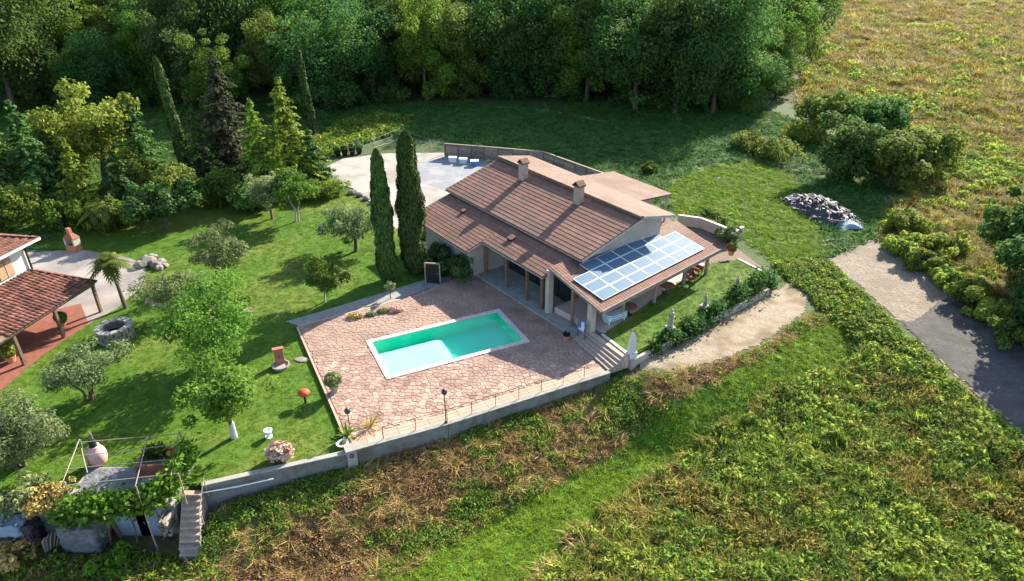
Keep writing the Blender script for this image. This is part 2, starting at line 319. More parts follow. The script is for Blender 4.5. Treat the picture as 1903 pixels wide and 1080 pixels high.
def axis(a, fine0, fine1, b, st):
    c = [a]; g = []
    x = fine0; k = st
    while x > a: x -= k; k *= 1.35; g.append(max(x, a))
    lo = sorted(set(g)); x = fine1; k = st; g = []
    while x < b: x += k; k *= 1.35; g.append(min(x, b))
    return np.array(lo+list(np.arange(fine0, fine1+1e-6, st))+sorted(set(g)))
ax_ = axis(-3000, -46, 62, 3000, 0.5); ay_ = axis(-3000, 12, 95, 3000, 0.5)
X, Y = np.meshgrid(ax_, ay_); Z = terr(X, Y)
Z = np.where(inpoly(X, Y, DECKXY), -2.6, Z)
big = np.maximum(np.abs(X), np.abs(Y)) > 500; Z = np.where(big, -0.5, Z)
nx, ny = len(ax_), len(ay_)
idx = np.arange(nx*ny).reshape(ny, nx)
Q = np.stack([idx[:-1, :-1], idx[:-1, 1:], idx[1:, 1:], idx[1:, :-1]], -1).reshape(-1, 4)
me = npmesh('ground', np.stack([X, Y, Z], -1).reshape(-1, 3), Q)
n1 = vnoise(X, Y, 0.8, 1)[..., None]*0.5+0.5; n2 = vnoise(X, Y, 2.3, 2)[..., None]*0.5+0.5
mixc = lambda a, b, t: np.array(a)*(1-t)+np.array(b)*t
C = mixc((0.040, 0.075, 0.018), (0.070, 0.105, 0.026), n1)
def zone(mask, a, b, n):
    global C
    C = np.where(mask[..., None], mixc(a, b, n), C)
zone(Y > 118, (0.03, 0.032, 0.014), (0.05, 0.05, 0.02), n1)
sdg = edge_sd(X, Y)
zone((sdg > 0), (0.10, 0.09, 0.03), (0.14, 0.10, 0.045), n2)
zone(inpoly(X, Y, W_BANK), (0.15, 0.085, 0.04), (0.22, 0.15, 0.075), n2)
zone(inpoly(X, Y, W_UPF), (0.13, 0.115, 0.032), (0.19, 0.15, 0.05), n2)
zone(inpoly(X, Y, W_FIELD), (0.085, 0.085, 0.022), (0.12, 0.11, 0.03), n2)
zone(inpoly(X, Y, W_STRIP), (0.10, 0.21, 0.018), (0.14, 0.26, 0.025), n2)
zone(inpoly(X, Y, W_WEED), (0.07, 0.10, 0.02), (0.11, 0.13, 0.03), n2)
ca = me.attributes.new('zone', 'FLOAT_COLOR', 'POINT')
ca.data.foreach_set('color', np.concatenate([C, np.ones(C.shape[:2]+(1,))], -1).astype(np.float32).ravel())
m, t, b, N, L = _nodes('ground'); at_ = N.new('ShaderNodeAttribute'); at_.attribute_name = 'zone'
nz = N.new('ShaderNodeTexNoise'); nz.inputs['Scale'].default_value = 2.5; nz.inputs['Detail'].default_value = 8; nz.inputs['Roughness'].default_value = 0.7
gp = N.new('ShaderNodeNewGeometry'); L.new(gp.outputs[0], nz.inputs[0])
h = N.new('ShaderNodeHueSaturation'); L.new(at_.outputs['Color'], h.inputs['Color']); mr = N.new('ShaderNodeMapRange')
mr.inputs[1].default_value = 0.3; mr.inputs[2].default_value = 0.7; mr.inputs[3].default_value = 0.6; mr.inputs[4].default_value = 1.4
L.new(nz.outputs[0], mr.inputs[0]); L.new(mr.outputs[0], h.inputs['Value']); L.new(h.outputs[0], b.inputs['Base Color']); b.inputs['Roughness'].default_value = 0.95
bp = N.new('ShaderNodeBump'); bp.inputs['Distance'].default_value = 0.15; L.new(nz.outputs[0], bp.inputs['Height']); L.new(bp.outputs[0], b.inputs['Normal'])
me.materials.append(m); me.shade_smooth()
tag(link(bpy.data.objects.new('ground', me)), 'rough grassy ground around the villa garden', kind='structure')

def flat_sheet(name, poly, z, m, label):
    bm = bmesh.new(); f = bm.faces.new([bm.verts.new((p[0], p[1], z)) for p in poly]); f.normal_update()
    if f.normal.z < 0: f.normal_flip()
    bmesh.ops.triangulate(bm, faces=[f]); me = bpy.data.meshes.new(name); bm.to_mesh(me); me.materials.append(m)
    return tag(link(bpy.data.objects.new(name, me)), label, kind='structure')
def drape(name, poly, m, label, res=0.16, lift=0.03, wob=0.25, dome=0.0):
    xs = [p[0] for p in poly]; ys = [p[1] for p in poly]
    gx = np.arange(min(xs), max(xs)+res, res); gy = np.arange(min(ys), max(ys)+res, res)
    X, Y = np.meshgrid(gx, gy); cx = X[:-1, :-1]+res/2; cy = Y[:-1, :-1]+res/2
    ins = inpoly(cx+wob*vnoise(cx, cy, 1.9, 7), cy+wob*vnoise(cx, cy, 2.1, 8), poly)
    Z = terr(X, Y)+lift+0.02*vnoise(X, Y, 3, 4)
    idx = np.arange(X.size).reshape(X.shape)
    Q = np.stack([idx[:-1, :-1], idx[:-1, 1:], idx[1:, 1:], idx[1:, :-1]], -1)[ins]
    u, inv = np.unique(Q, return_inverse=True)
    me = npmesh(name, np.stack([X, Y, Z], -1).reshape(-1, 3)[u], inv.reshape(-1, 4)); me.materials.append(m); me.shade_smooth()
    return tag(link(bpy.data.objects.new(name, me)), label, kind='structure')
W_LAWN = [atz(*p, 0) for p in P_LAWN]
flat_sheet('lawn', W_LAWN, 0.0, M['lawn'], 'mown green garden lawn left of the pool terrace')
P_COURT = [(590, 318), (640, 294), (720, 285), (830, 284), (900, 296), (960, 330), (830, 420), (770, 430), (735, 425), (700, 385), (655, 350), (605, 336)]
flat_sheet('courtyard', [atz(*p) for p in P_COURT], 0.012, M['court'], 'pale paved courtyard behind the tall twin cypresses')
flat_sheet('courtyard_patch', [atz(*p) for p in ((768, 308), (800, 297), (838, 291), (900, 299), (945, 330), (870, 372), (820, 352), (778, 338))], 0.018, M['court_grey'], 'blue grey area of the courtyard beside the villa')  # blue grey sheet laid over this end of the courtyard
P_DRIVE = [(40, 470), (150, 464), (235, 478), (272, 492), (268, 530), (215, 575), (170, 600), (90, 650), (20, 600)]
flat_sheet('driveway', [atz(*p) for p in P_DRIVE], 0.016, M['drive'], 'grey paved driveway beside the small white house')
P_TERR = [(-80, 790), (0, 728), (70, 668), (165, 602), (150, 565), (0, 600), (-80, 640)]
flat_sheet('red_terrace', [atz(*p) for p in P_TERR], 0.03, M['red_floor'], 'red tiled terrace in front of the small white house')
P_PATH = [(530, 598), (600, 578), (700, 548), (790, 520), (850, 512), (878, 503), (745, 557), (562, 608)]
flat_sheet('garden_path', [atz(*p) for p in P_PATH], 0.02, M['concrete'], 'grey concrete path along the back edge of the pool terrace')
P_SIDE = [(270, 555), (330, 562), (400, 566), (470, 572), (470, 580), (390, 578), (320, 575), (270, 566)]
flat_sheet('stepping_path', [atz(*p) for p in P_SIDE], 0.008, M['gravel'], 'narrow pale path crossing the lawn near the well')
drape('gravel_path', wpoly([(1175, 674), (1240, 642), (1340, 590), (1430, 545), (1465, 528), (1500, 548), (1495, 580), (1410, 640), (1330, 672), (1240, 692), (1190, 688)]), M['gravel'], 'pale bare gravel strip below the patio hedge')
drape('gravel_road', wpoly([(1540, 482), (1575, 462), (1625, 440), (1780, 548), (1903, 645), (2100, 800), (2100, 960), (1903, 815), (1780, 702), (1665, 592)]), M['road'], 'gravel farm road running down the right side')

flat_sheet('side_yard', [atz(*p) for p in ((1225, 395), (1258, 416), (1300, 424), (1340, 440), (1362, 456), (1420, 500), (1372, 484), (1312, 494), (1240, 470))], .012, M['yard'], 'brown paved side yard at the far end of the porch')
drape('meadow_track', wpoly([(905, 197), (960, 199), (1020, 205), (1080, 215), (1130, 226), (1128, 229), (1078, 219), (1018, 209), (960, 203), (905, 200)]), M['gravel'], 'faint pale track across the shaded meadow', res=.3, lift=.08, wob=.3)
drape('tarmac_road', wpoly([(1668, 594), (1690, 598), (1715, 590), (1735, 568), (1765, 552), (1784, 553), (1903, 648), (2100, 805), (2100, 955), (1903, 810), (1780, 698)]), M['tarmac'], 'dark grey sheet over the lower part of the farm road', lift=.05, wob=.15)  # darker grey sheet laid over the lower part of the gravel road
# ------------------------------------------------------------------ pool terrace
def tri_fill(loops, z, name, m):
    bm = bmesh.new(); es = []
    for lp in loops:
        vs = [bm.verts.new((p[0], p[1], z)) for p in lp]
        es += [bm.edges.new((vs[i], vs[(i+1) % len(vs)])) for i in range(len(vs))]
    bmesh.ops.triangle_fill(bm, use_beauty=True, edges=es)
    for f in bm.faces:
        f.normal_update()
        if f.normal.z < 0: f.normal_flip()
    me = bpy.data.meshes.new(name); bm.to_mesh(me); me.materials.append(m)
    return link(bpy.data.objects.new(name, me))
deck = tri_fill([DECK, rect(PLX/2-CW+0.02, PLY/2-CW+0.02)], DZ-0.03, 'pool_terrace', M['mortar'])
tag(deck, 'crazy paved pink stone terrace around the swimming pool', kind='structure')
# side edging of the raised terrace
mb = MB()
for a, b_ in ((dB, dA), (dA, dH)):
    d = (b_-a).normalized(); n = Vector((-d.y, d.x, 0))
    mb.prism([a+n*0.02, b_+n*0.02, b_+n*0.16, a+n*0.16], -0.3, DZ-0.005)
mb.build('edging', M['slab'], deck)
def clip(poly, p, n):
    out = []
    for i in range(len(poly)):
        a, b = poly[i], poly[(i+1) % len(poly)]
        da = (a[0]-p[0])*n[0]+(a[1]-p[1])*n[1]; db = (b[0]-p[0])*n[0]+(b[1]-p[1])*n[1]
        if da <= 0: out.append(a)
        if da*db < 0:
            t = da/(da-db); out.append((a[0]+(b[0]-a[0])*t, a[1]+(b[1]-a[1])*t))
    return out
def area(p): return 0.5*sum(p[i][0]*p[(i+1) % len(p)][1]-p[(i+1) % len(p)][0]*p[i][1] for i in range(len(p)))
rng = np.random.default_rng(4)
xs = [p[0] for p in DECKXY]; ys = [p[1] for p in DECKXY]
SP = 0.34; seeds = []
for gx in np.arange(min(xs)-1, max(xs)+1, SP):
    for gy in np.arange(min(ys)-1, max(ys)+1, SP):
        seeds.append((gx+rng.uniform(-.42, .42)*SP, gy+rng.uniform(-.42, .42)*SP))
seeds = np.array(seeds)
# the strip of square slabs along the front wall
wl = [(WALL[4].x, WALL[4].y), (WALL[5].x, WALL[5].y), (dC.x, dC.y)]
cells = []
ccw = DECKXY if area(DECKXY) > 0 else DECKXY[::-1]
SLABW = 0.95
for i, s in enumerate(seeds):
    if not inpoly(np.array([s[0]]), np.array([s[1]]), ccw)[0]: continue
    if edge_sd(s[0], s[1]) > -SLABW: continue
    l = pm.transposed() @ (Vector((s[0], s[1], 0))-Vector((PC.x, PC.y, 0)))
    if abs(l.x) < PLX/2+0.02 and abs(l.y) < PLY/2+0.02: continue
    c = [(s[0]-.8, s[1]-.8), (s[0]+.8, s[1]-.8), (s[0]+.8, s[1]+.8), (s[0]-.8, s[1]+.8)]
    d2 = ((seeds-s)**2).sum(1)
    for j in np.argsort(d2)[1:22]:
        q = seeds[j]; n = (q-s)/math.sqrt(d2[j]); mid = (s+q)/2-n*0.011
        c = clip(c, mid, n)
        if len(c) < 3: break
    for k in range(len(ccw)):                        # terrace outline (convex sides near the seed)
        a, b_ = ccw[k], ccw[(k+1) % len(ccw)]; L_ = math.hypot(b_[0]-a[0], b_[1]-a[1])
        tt = ((s[0]-a[0])*(b_[0]-a[0])+(s[1]-a[1])*(b_[1]-a[1]))/L_**2
        n = ((b_[1]-a[1])/L_, -(b_[0]-a[0])/L_)
        if -0.05 < tt < 1.05 and len(c) >= 3: c = clip(c, (a[0]-n[0]*.03, a[1]-n[1]*.03), n)
    # pool coping side nearest
    ex, ey = abs(l.x)-PLX/2, abs(l.y)-PLY/2
    if max(ex, ey) < 0.9 and len(c) >= 3:
        if ex > ey: nl = Vector((-math.copysign(1, l.x), 0, 0)); pl = Vector((math.copysign(PLX/2+.03, l.x), 0, 0))
        else: nl = Vector((0, -math.copysign(1, l.y), 0)); pl = Vector((0, math.copysign(PLY/2+.03, l.y), 0))
        nw = pm @ nl; pw = PC+pm @ pl; c = clip(c, (pw.x, pw.y), (nw.x, nw.y))
    if len(c) >= 3 and area(c) > 0.012: cells.append(c)
def stone_mb(c, mb, zt):
    cx = sum(p[0] for p in c)/len(c); cy = sum(p[1] for p in c)/len(c); n = len(c)
    ins = [(cx+(p[0]-cx)*.93, cy+(p[1]-cy)*.93) for p in c]
    mb.add([(x, y, DZ-.035) for x, y in c]+[(x, y, zt-.012) for x, y in c]+[(x, y, zt) for x, y in ins],
           [tuple(range(2*n, 3*n))]+[(k*n+i, k*n+(i+1) % n, (k+1)*n+(i+1) % n, (k+1)*n+i) for k in (0, 1) for i in range(n)])
def shown(c):  # apparent size from the camera
    cy = sum(p[1] for p in c)/len(c); return abs(area(c))/max(cy, 1)**3
cells.sort(key=shown, reverse=True)
rest = MB()
for i, c in enumerate(cells):
    zt = DZ+rng.uniform(-.008, .012)
    if i < 300:
        mb = MB(); stone_mb(c, mb, zt); mb.build('paving_stone', M['stone'], deck)
    else: stone_mb(c, rest, zt)
rest.build('paving_stones', M['stone'], deck, kind='stuff')
# slabs along the wall: walk the wall line
def along(pts, step):
    out = []; carry = 0.0
    for a, b_ in zip(pts[:-1], pts[1:]):
        a = Vector((a[0], a[1], 0)); b_ = Vector((b_[0], b_[1], 0)); L_ = (b_-a).length; d = (b_-a)/L_
        n_ = max(1, round(L_/step))
        for k in range(n_): out.append((a+d*(k*L_/n_), a+d*((k+1)*L_/n_), d))
    return out
for a, b_, d in along(wl, 0.95):
    n = Vector((-d.y, d.x, 0)); g = 0.012
    MB().prism([a+d*g+n*.02, b_-d*g+n*.02, b_-d*g+n*(SLABW-.02), a+d*g+n*(SLABW-.02)], DZ-.04, DZ+.006).build('border_slab', M['slab'], deck)
# ------------------------------------------------------------------ swimming pool
pool = empty('swimming_pool', (PC.x, PC.y, DZ), pang, label='rectangular turquoise swimming pool with pale stone coping and shallow corner shelf', cat='pool')
hx, hy = PLX/2-CW, PLY/2-CW
# shelf: left front corner in the photograph
SX0, SX1, SY0, SY1 = -hx, -hx+0.48*2*hx, -hy, -hy+0.73*2*hy
rc = 0.45; shelf = [(SX0, SY0), (SX1, SY0), (SX1, SY1-rc)]+[(SX1-rc+rc*math.cos(a), SY1-rc+rc*math.sin(a)) for a in np.linspace(0, math.pi/2, 7)[1:]]+[(SX0, SY1)]
DEPTH, SHD, WL_ = 0.95, 0.34, 0.045
mb = MB(); mb.add([(-hx, -hy, -DEPTH), (hx, -hy, -DEPTH), (hx, hy, -DEPTH), (-hx, hy, -DEPTH)], [(0, 1, 2, 3)])
ring = [(-hx, -hy), (hx, -hy), (hx, hy), (-hx, hy)]
mb.add([(x, y, -DEPTH) for x, y in ring]+[(x, y, -.002) for x, y in ring], [(i, 4+i, 4+(i+1) % 4, (i+1) % 4) for i in range(4)])
mb.build('basin', M['liner_deep'], pool)
MB().prism([(x*.998, y*.998) for x, y in shelf], -DEPTH+.01, -SHD).build('shallow_shelf', M['liner_shallow'], pool)
mb = MB(); mb.add([(-hx, -hy, -WL_), (hx, -hy, -WL_), (hx, hy, -WL_), (-hx, hy, -WL_)], [(0, 1, 2, 3)]); mb.build('water', M['water'], pool)
def coping(x0, y0, x1, y1, ax):
    n_ = round((x1-x0 if ax == 0 else y1-y0)/0.62)
    for k in range(n_):
        if ax == 0: a, b_ = x0+(x1-x0)*k/n_, x0+(x1-x0)*(k+1)/n_; q = (a+.006, y0, b_-.006, y1)
        else: a, b_ = y0+(y1-y0)*k/n_, y0+(y1-y0)*(k+1)/n_; q = (x0, a+.006, x1, b_-.006)
        mb = MB(); mb.box(((q[0]+q[2])/2, (q[1]+q[3])/2, 0.0), (q[2]-q[0], q[3]-q[1], 0.07)); mb.build('coping_stone', M['coping'], pool)
X1, Y1 = PLX/2, PLY/2
coping(-X1, -Y1, X1, -Y1+CW+.03, 0); coping(-X1, Y1-CW-.03, X1, Y1, 0); coping(-X1, -Y1+CW+.032, -X1+CW+.03, Y1-CW-.032, 1); coping(X1-CW-.03, -Y1+CW+.032, X1, Y1-CW-.032, 1)

# ------------------------------------------------------------------ retaining wall, fence
rw = empty('retaining_wall', (0, 0, 0), label='long pale rendered retaining wall below the pool terrace', cat='wall')
for a, b_, d in along([WALL[3], WALL[4], WALL[5], WALL[6]], 2.3):
    n = Vector((-d.y, d.x, 0))
    zb = float(terr((a.x+b_.x)/2-n.x*.8, (a.y+b_.y)/2-n.y*.8))-.5
    top = DZ+.10 if a.x > WALL[4].x-.1 else DZ-.02
    MB().prism([a+d*.006-n*.26, b_-d*.006-n*.26, b_-d*.006-n*.0, a+d*.006-n*.0], zb, top).build('wall_panel', M['greywall'], rw)
    MB().prism([a+d*.004-n*.30, b_-d*.004-n*.30, b_-d*.004+n*.015, a+d*.004+n*.015], top+.002, top+.06).build('coping', M['concrete'], rw)
for P in (WALL[4],):
    mb = MB(); mb.box((P.x-.05, P.y-.18, -.25), (.55, .55, 1.35), R_(24)); mb.box((P.x-.05, P.y-.18, .46), (.66, .66, .08), R_(24)); pr = mb.build('pier', M['concrete'], rw)
    mb = MB(); mb.tube([(P.x+.05+.11*math.cos(a), P.y-.475+.0*a, .12+.11*math.sin(a)) for a in np.linspace(0, 2*math.pi, 13)], .03, 5); mb.build('emblem', M['dark'], pr)
# left terrace wall beyond the shed
lw = empty('terrace_wall', (0, 0, 0), label='rough stone retaining wall left of the vine covered shed', cat='wall')
for a, b_, d in along([WALL[0], WALL[1], atz(120, 920, .2)], 1.6):
    n = Vector((-d.y, d.x, 0))
    MB().prism([a+d*.01-n*.35, b_-d*.01-n*.35, b_-d*.01, a+d*.01], -2.9, .06+rng.uniform(-.06, .06)).build('wall_panel', M['greywall'], lw)
fence = empty('terrace_fence', (0, 0, 0), label='thin dark wire railing along the front edge of the pool terrace', cat='fence')
fl = along([WALL[4]+Vector((1.6, .8, 0)), WALL[5]+Vector((0, .12, 0)), dC+Vector((-.3, 0, 0))], 1.55)
tops = []
for i, (a, b_, d) in enumerate(fl):
    n = Vector((-d.y, d.x, 0)); p = a-n*.1
    mb = MB(); mb.tube([(p.x, p.y, DZ+.16), (p.x, p.y, DZ+1.02)], .022, 6); mb.build('post', M['dark'], fence); tops.append(p)
p = fl[-1][1]; tops.append(p)
for zz, rr in ((DZ+1.0, .014), (DZ+.6, .007), (DZ+.34, .007)):
    mb = MB(); mb.tube([(q.x, q.y, zz) for q in tops], rr, 5); mb.build('rail', M['dark'], fence)

# ================================================================== main house
HO = atz(1065, 605, .1); HAZ = R_(-36.5)
U = Vector((-math.sin(HAZ), -math.cos(HAZ), 0)); HR = math.atan2(U.y, U.x)
house = empty('villa', (HO.x, HO.y, 0), HR, label='long villa with brown tiled roofs, two chimneys and a solar porch roof', cat='house')
hinv = Matrix.Translation((HO.x, HO.y, 0)) @ Matrix.Rotation(HR, 4, 'Z'); hinv_i = hinv.inverted()
def hl(px, py, z): return hinv_i @ atz(px, py, z)    # pixel at height z -> house local
course_cache = {}
def course_mesh(L_, dep, lap, amp, pitch, mname):
    key = (round(L_, 2), round(dep, 3), lap, mname)
    if key in course_cache: return course_cache[key]
    seg = 4; n_ = int(round(L_/pitch))*seg
    V = []; 
    for i in range(n_+1):
        x = L_*i/n_; w_ = amp*abs(math.sin(math.pi*i/seg))
        V += [(x, -0.04, 0.0), (x, -0.04, lap+w_), (x, dep, w_*.9+.004)]
    V = np.array(V); Q = []
    for i in range(n_):
        a = i*3; Q += [(a, a+3, a+4, a+1), (a+1, a+4, a+5, a+2)]
    me = npmesh('tile_course', V, np.array(Q)); me.materials.append(M[mname]); course_cache[key] = me; return me
def tiled_roof(name, parent, A, B, Cc, D, n_, mname='tile', lap=.03, amp=.035, pitch=.26, thick=.14, jit=.0):
    """A,B eave left/right (looking up the slope), D,Cc ridge left/right; slab plus one object for each course"""
    A, B, Cc, D = map(Vector, (A, B, Cc, D))
    nrm = (B-A).cross(D-A).normalized()
    dn = nrm*thick
    mb = MB(); mb.hull8([A-dn, B-dn, Cc-dn, D-dn], [A, B, Cc, D]); roof = mb.build(name, M['wood'], parent)
    Lref = (B-A).length; up = ((D-A).length+(Cc-B).length)/2; dep = up/n_
    me = course_mesh(Lref, dep+.05, lap, amp, pitch, mname)
    for k in range(n_):
        t = k/n_; a = A.lerp(D, t)+nrm*.012; b_ = B.lerp(Cc, t)+nrm*.012
        x = (b_-a).normalized(); z = nrm; y = z.cross(x)
        m_ = Matrix((x*((b_-a).length/Lref), y, z)).transposed().to_4x4(); m_.translation = a
        o = bpy.data.objects.new('tile_course', me); link(o, roof); o.matrix_basis = m_
    return roof
XL, XR = -20.2, -1.2
EZ, RZ, RY = 4.55, 6.35, 7.8
rf = tiled_roof('front_roof', house, (XL, 1.65, EZ), (XR, 1.65, EZ), (XR, RY, RZ), (XL, RY, RZ), 15, lap=.035, amp=.02)
rb = tiled_roof('back_roof', house, (XR, 11.5, 5.75), (XL, 11.5, 5.95), (XL, 7.55, RZ+.2), (XR, 7.55, RZ+.2), 11, 'tile_pale', lap=.008, amp=.012)
sl = .28
def lz(y): return 3.0+(y+2.62)*sl
lf = tiled_roof('lower_roof', house, (-19.7, -2.62, lz(-2.62)), (-10.3, -2.62, lz(-2.62)), (-10.3, 2.35, lz(2.35)), (-19.7, 2.35, lz(2.35)), 14, lap=.028, amp=.022)
lr = tiled_roof('lower_roof', house, (-10.295, -1.0, lz(-1.0)), (-2.35, -1.0, lz(-1.0)), (-2.35, 2.35, lz(2.35)), (-10.295, 2.35, lz(2.35)), 9, lap=.028, amp=.022)
pr_ = tiled_roof('porch_roof', house, (3.25, -.45, 3.0), (1.6, 14.1, 3.0), (-3.0, 14.1, 4.02), (-2.35, -.45, 4.12), 15, lap=.016, amp=.025)
# fascia boards and gutters
def beam(a, b_, w_, h_, m, name='beam', par=None):
    a, b_ = Vector(a), Vector(b_); d = (b_-a); x = d.normalized(); s_ = Vector((x.y, -x.x, 0)).normalized() if abs(x.z) < .99 else Vector((1, 0, 0)); z = s_.cross(x)
    if z.z < 0: z = -z
    mb = MB(); q = [s_*w_/2, -s_*w_/2]
    lo = [a+q[0]-z*h_/2, b_+q[0]-z*h_/2, b_+q[1]-z*h_/2, a+q[1]-z*h_/2]; hi = [v+z*h_ for v in lo]
    mb.hull8(lo, hi); return mb.build(name, m, par or house)
beam((XL, 1.58, EZ-.10), (XR, 1.58, EZ-.10), .09, .10, M['concrete'], 'gutter')
beam((-19.7, -2.70, 2.9), (-10.3, -2.70, 2.9), .09, .10, M['concrete'], 'gutter')
beam((-10.25, -1.08, lz(-1)-.1), (-2.35, -1.08, lz(-1)-.1), .09, .10, M['concrete'], 'gutter')
beam((3.36, -.45, 2.9), (1.7, 14.2, 2.9), .10, .30, M['wood_grey'], 'fascia_board')
beam((-2.4, -.52, 4.03), (3.3, -.52, 2.92), .08, .2, M['wood_grey'], 'fascia_board')
beam((-10.2, -2.6, 2.9), (-10.2, -1.05, lz(-1.05)-.1), .06, .16, M['wood_grey'], 'fascia_board')
beam((XR+.04, 1.65, EZ-.13), (XR+.04, 7.8, RZ-.13), .06, .2, M['plaster'], 'barge_board')
beam((XR+.04, 7.85, RZ+.05), (XR+.04, 11.5, 5.65), .06, .2, M['plaster'], 'barge_board')
beam((XL, 7.66, RZ+.10), (XR, 7.66, RZ+.10), .16, .2, M['wood'], 'ridge_board')
# walls
MB().prism([(-19.4, 2.4), (-2.0, 2.4), (-2.0, 10.9), (-19.4, 10.9)], .0, 4.5).build('main_wall', M['plaster'], house)
mb = MB(); xg = -1.96
mb.add([(xg, 2.4, 4.5), (xg, 10.9, 4.5), (xg, 10.9, 5.66), (xg, 7.7, 6.15), (xg, 2.4, 4.58), (xg-.3, 2.4, 4.5), (xg-.3, 10.9, 4.5), (xg-.3, 10.9, 5.66), (xg-.3, 7.7, 6.15), (xg-.3, 2.4, 4.58)],
       [(0, 1, 2, 3, 4), (9, 8, 7, 6, 5), (0, 5, 6, 1), (1, 6, 7, 2), (2, 7, 8, 3), (3, 8, 9, 4), (4, 9, 5, 0)]); gw = mb.build('gable_wall', M['plaster'], house)
for px, py, z in ((1140, 437, 4.9), (1175, 418, 5.1)):
    q = min((hl(px, py, z_) for z_ in np.arange(4.2, 6.4, .02)), key=lambda v: abs(v.x-xg))
    mb = MB(); mb.box((xg+.0, q.y, q.z), (.10, .42, .55)); f = mb.build('window', M['wood'], gw)
    mb = MB(); mb.box((xg+.055, q.y, q.z), (.02, .30, .43)); mb.build('window_pane', M['glass'], gw)
MB().prism([(-19.5, -1.9), (-10.9, -1.9), (-10.9, 2.38), (-19.5, 2.38)], 0, 3.05).build('wing_wall', M['plaster'], house)
MB().prism([(-10.88, 1.6), (-2.05, 1.6), (-2.05, 2.38), (-10.88, 2.38)], 0, 3.95).build('veranda_wall', M['wood'], house)
# veranda glazing
for k in range(6):
    x = -10.2+k*1.36
    mb = MB(); mb.box((x+.6, 1.56, 1.55), (1.24, .08, 2.3)); f = mb.build('glazed_door', M['dark'], house)
    mb = MB(); mb.box((x+.6, 1.515, 1.6), (1.08, .02, 2.0)); mb.build('pane', M['glass'], f)
for x, y, m_, wd in ((-10.6, -.5, 'wood', .22), (-7.6, -.55, 'wood', .2), (-4.9, -.55, 'wood', .2), (-3.1, -.45, 'wood', .26), (-2.35, -.42, 'plaster', .42), (.2, -.3, 'wood', .2), (2.1, -.22, 'plaster', .45)):
    mb = MB(); top = (lz(y)-.15 if x < -2.4 else 4.0-(x+2.35)*.2-.15); mb.box((x, y, (top)/2+.1), (wd, wd, top-.2)); mb.build('pillar', M[m_], house)
MB().prism([(-11.2, -1.35), (2.4, -1.15), (2.4, 1.6), (-11.2, 1.6)], 0, DZ+.10).build('veranda_floor', M['concrete'], house)
# porch
LZ = .8
MB().prism([(-2.05, -.1), (3.2, .35), (1.15, 14.9), (-2.6, 14.9)], 0, LZ-.005).build('porch_floor', M['patio'], house)
for y in (2.6, 6.4, 10.2, 13.4):
    x = 2.75-(y+.45)*.113
    mb = MB(); mb.box((x, y, LZ+1.0), (.2, .2, 2.05)); mb.build('post', M['wood_grey'], house)
for y in (3.5, 7.6, 11.6):
    mb = MB(); mb.box((-1.96, y, LZ+1.1), (.06, 1.2, 2.1)); f = mb.build('porch_door', M['shutter'], house)
    mb = MB(); mb.box((-1.92, y, LZ+1.15), (.02, .9, 1.7)); mb.build('pane', M['glass'], f)
# chimneys
for cx, cy in ((-14.8, 6.6), (-7.3, 6.6)):
    zb = EZ+(cy-1.65)*(RZ-EZ)/(RY-1.65)
    mb = MB(); mb.box((cx, cy, zb+.55), (.62, .62, 1.9)); ch = mb.build('chimney', M['step'], rf)
    mb = MB(); mb.box((cx, cy, zb+1.52), (.82, .82, .08)); mb.box((cx-.2, cy, zb+1.74), (.5, .8, .05), ry=R_(-40)); mb.box((cx+.2, cy, zb+1.74), (.5, .8, .05), ry=R_(40)); mb.build('chimney_cap', M['tile'], rf)
for x, y, s_ in ((-15.6, .55, .3), (-8.4, .5, .45)):
    mb = MB(); mb.box((x, y, lz(y)+.1), (s_*1.1, s_, .2), rx=math.atan(sl)); v_ = mb.build('roof_vent', M['dark'], lf if x < -10.3 else lr)
    mb = MB(); mb.box((x, y+.05, lz(y)+.24), (s_*1.4, s_*1.3, .05), rx=math.atan(sl)); mb.build('vent_hood', M['tile'], lf if x < -10.3 else lr)
# annex behind
an = tiled_roof('annex_roof', house, (-9.7, 21.2, 2.9), (-18.2, 21.4, 2.9), (-18.4, 16.2, 3.3), (-9.6, 16.2, 3.3), 9, 'tile_pale', lap=.008, amp=.012)
MB().prism([(-18.0, 16.4), (-11.6, 16.4), (-11.6, 20.6), (-18.0, 20.6)], 0, 2.8).build('annex_wall', M['plaster'], house)
for x, y in ((-9.95, 16.5), (-9.95, 20.8)):
    mb = MB(); mb.box((x, y, 1.4), (.18, .18, 2.85)); mb.build('post', M['plaster'], house)
# ------------------------------------------------------------------ solar array
arr = empty('solar_array', (HO.x, HO.y, 0), HR, label='array of pale blue solar panels mounted on the porch roof', cat='solar panels')
pa = Vector((3.25, -.45, 3.0)); pb = Vector((1.6, 14.1, 3.0)); pd_ = Vector((-2.35, -.45, 4.12)); pc_ = Vector((-3.0, 14.1, 4.02))
pn = (pb-pa).cross(pd_-pa).normalized(); ex_ = (pb-pa).normalized(); ey_ = pn.cross(ex_)
def pane_mesh(w_, d_):
    fr_ = MB(); t_ = .045
    for c, s_ in (((w_/2, t_/2, 0), (w_, t_, .04)), ((w_/2, d_-t_/2, 0), (w_, t_, .04)), ((t_/2, d_/2, 0), (t_, d_-2*t_, .04)), ((w_-t_/2, d_/2, 0), (t_, d_-2*t_, .04))): fr_.box(c, s_)
    a = fr_.mesh('panel_frame'); a.materials.append(M['frame'])
    g = MB(); g.box((w_/2, d_/2, -.004), (w_-2*t_, d_-2*t_, .03)); b_ = g.mesh('glass'); b_.materials.append(M['panel']); return a, b_
PW_, PD_ = 1.80, .99
fm, gm = pane_mesh(PW_-.02, PD_-.02)
o0 = pa+ex_*.85+ey_*.62+pn*.16
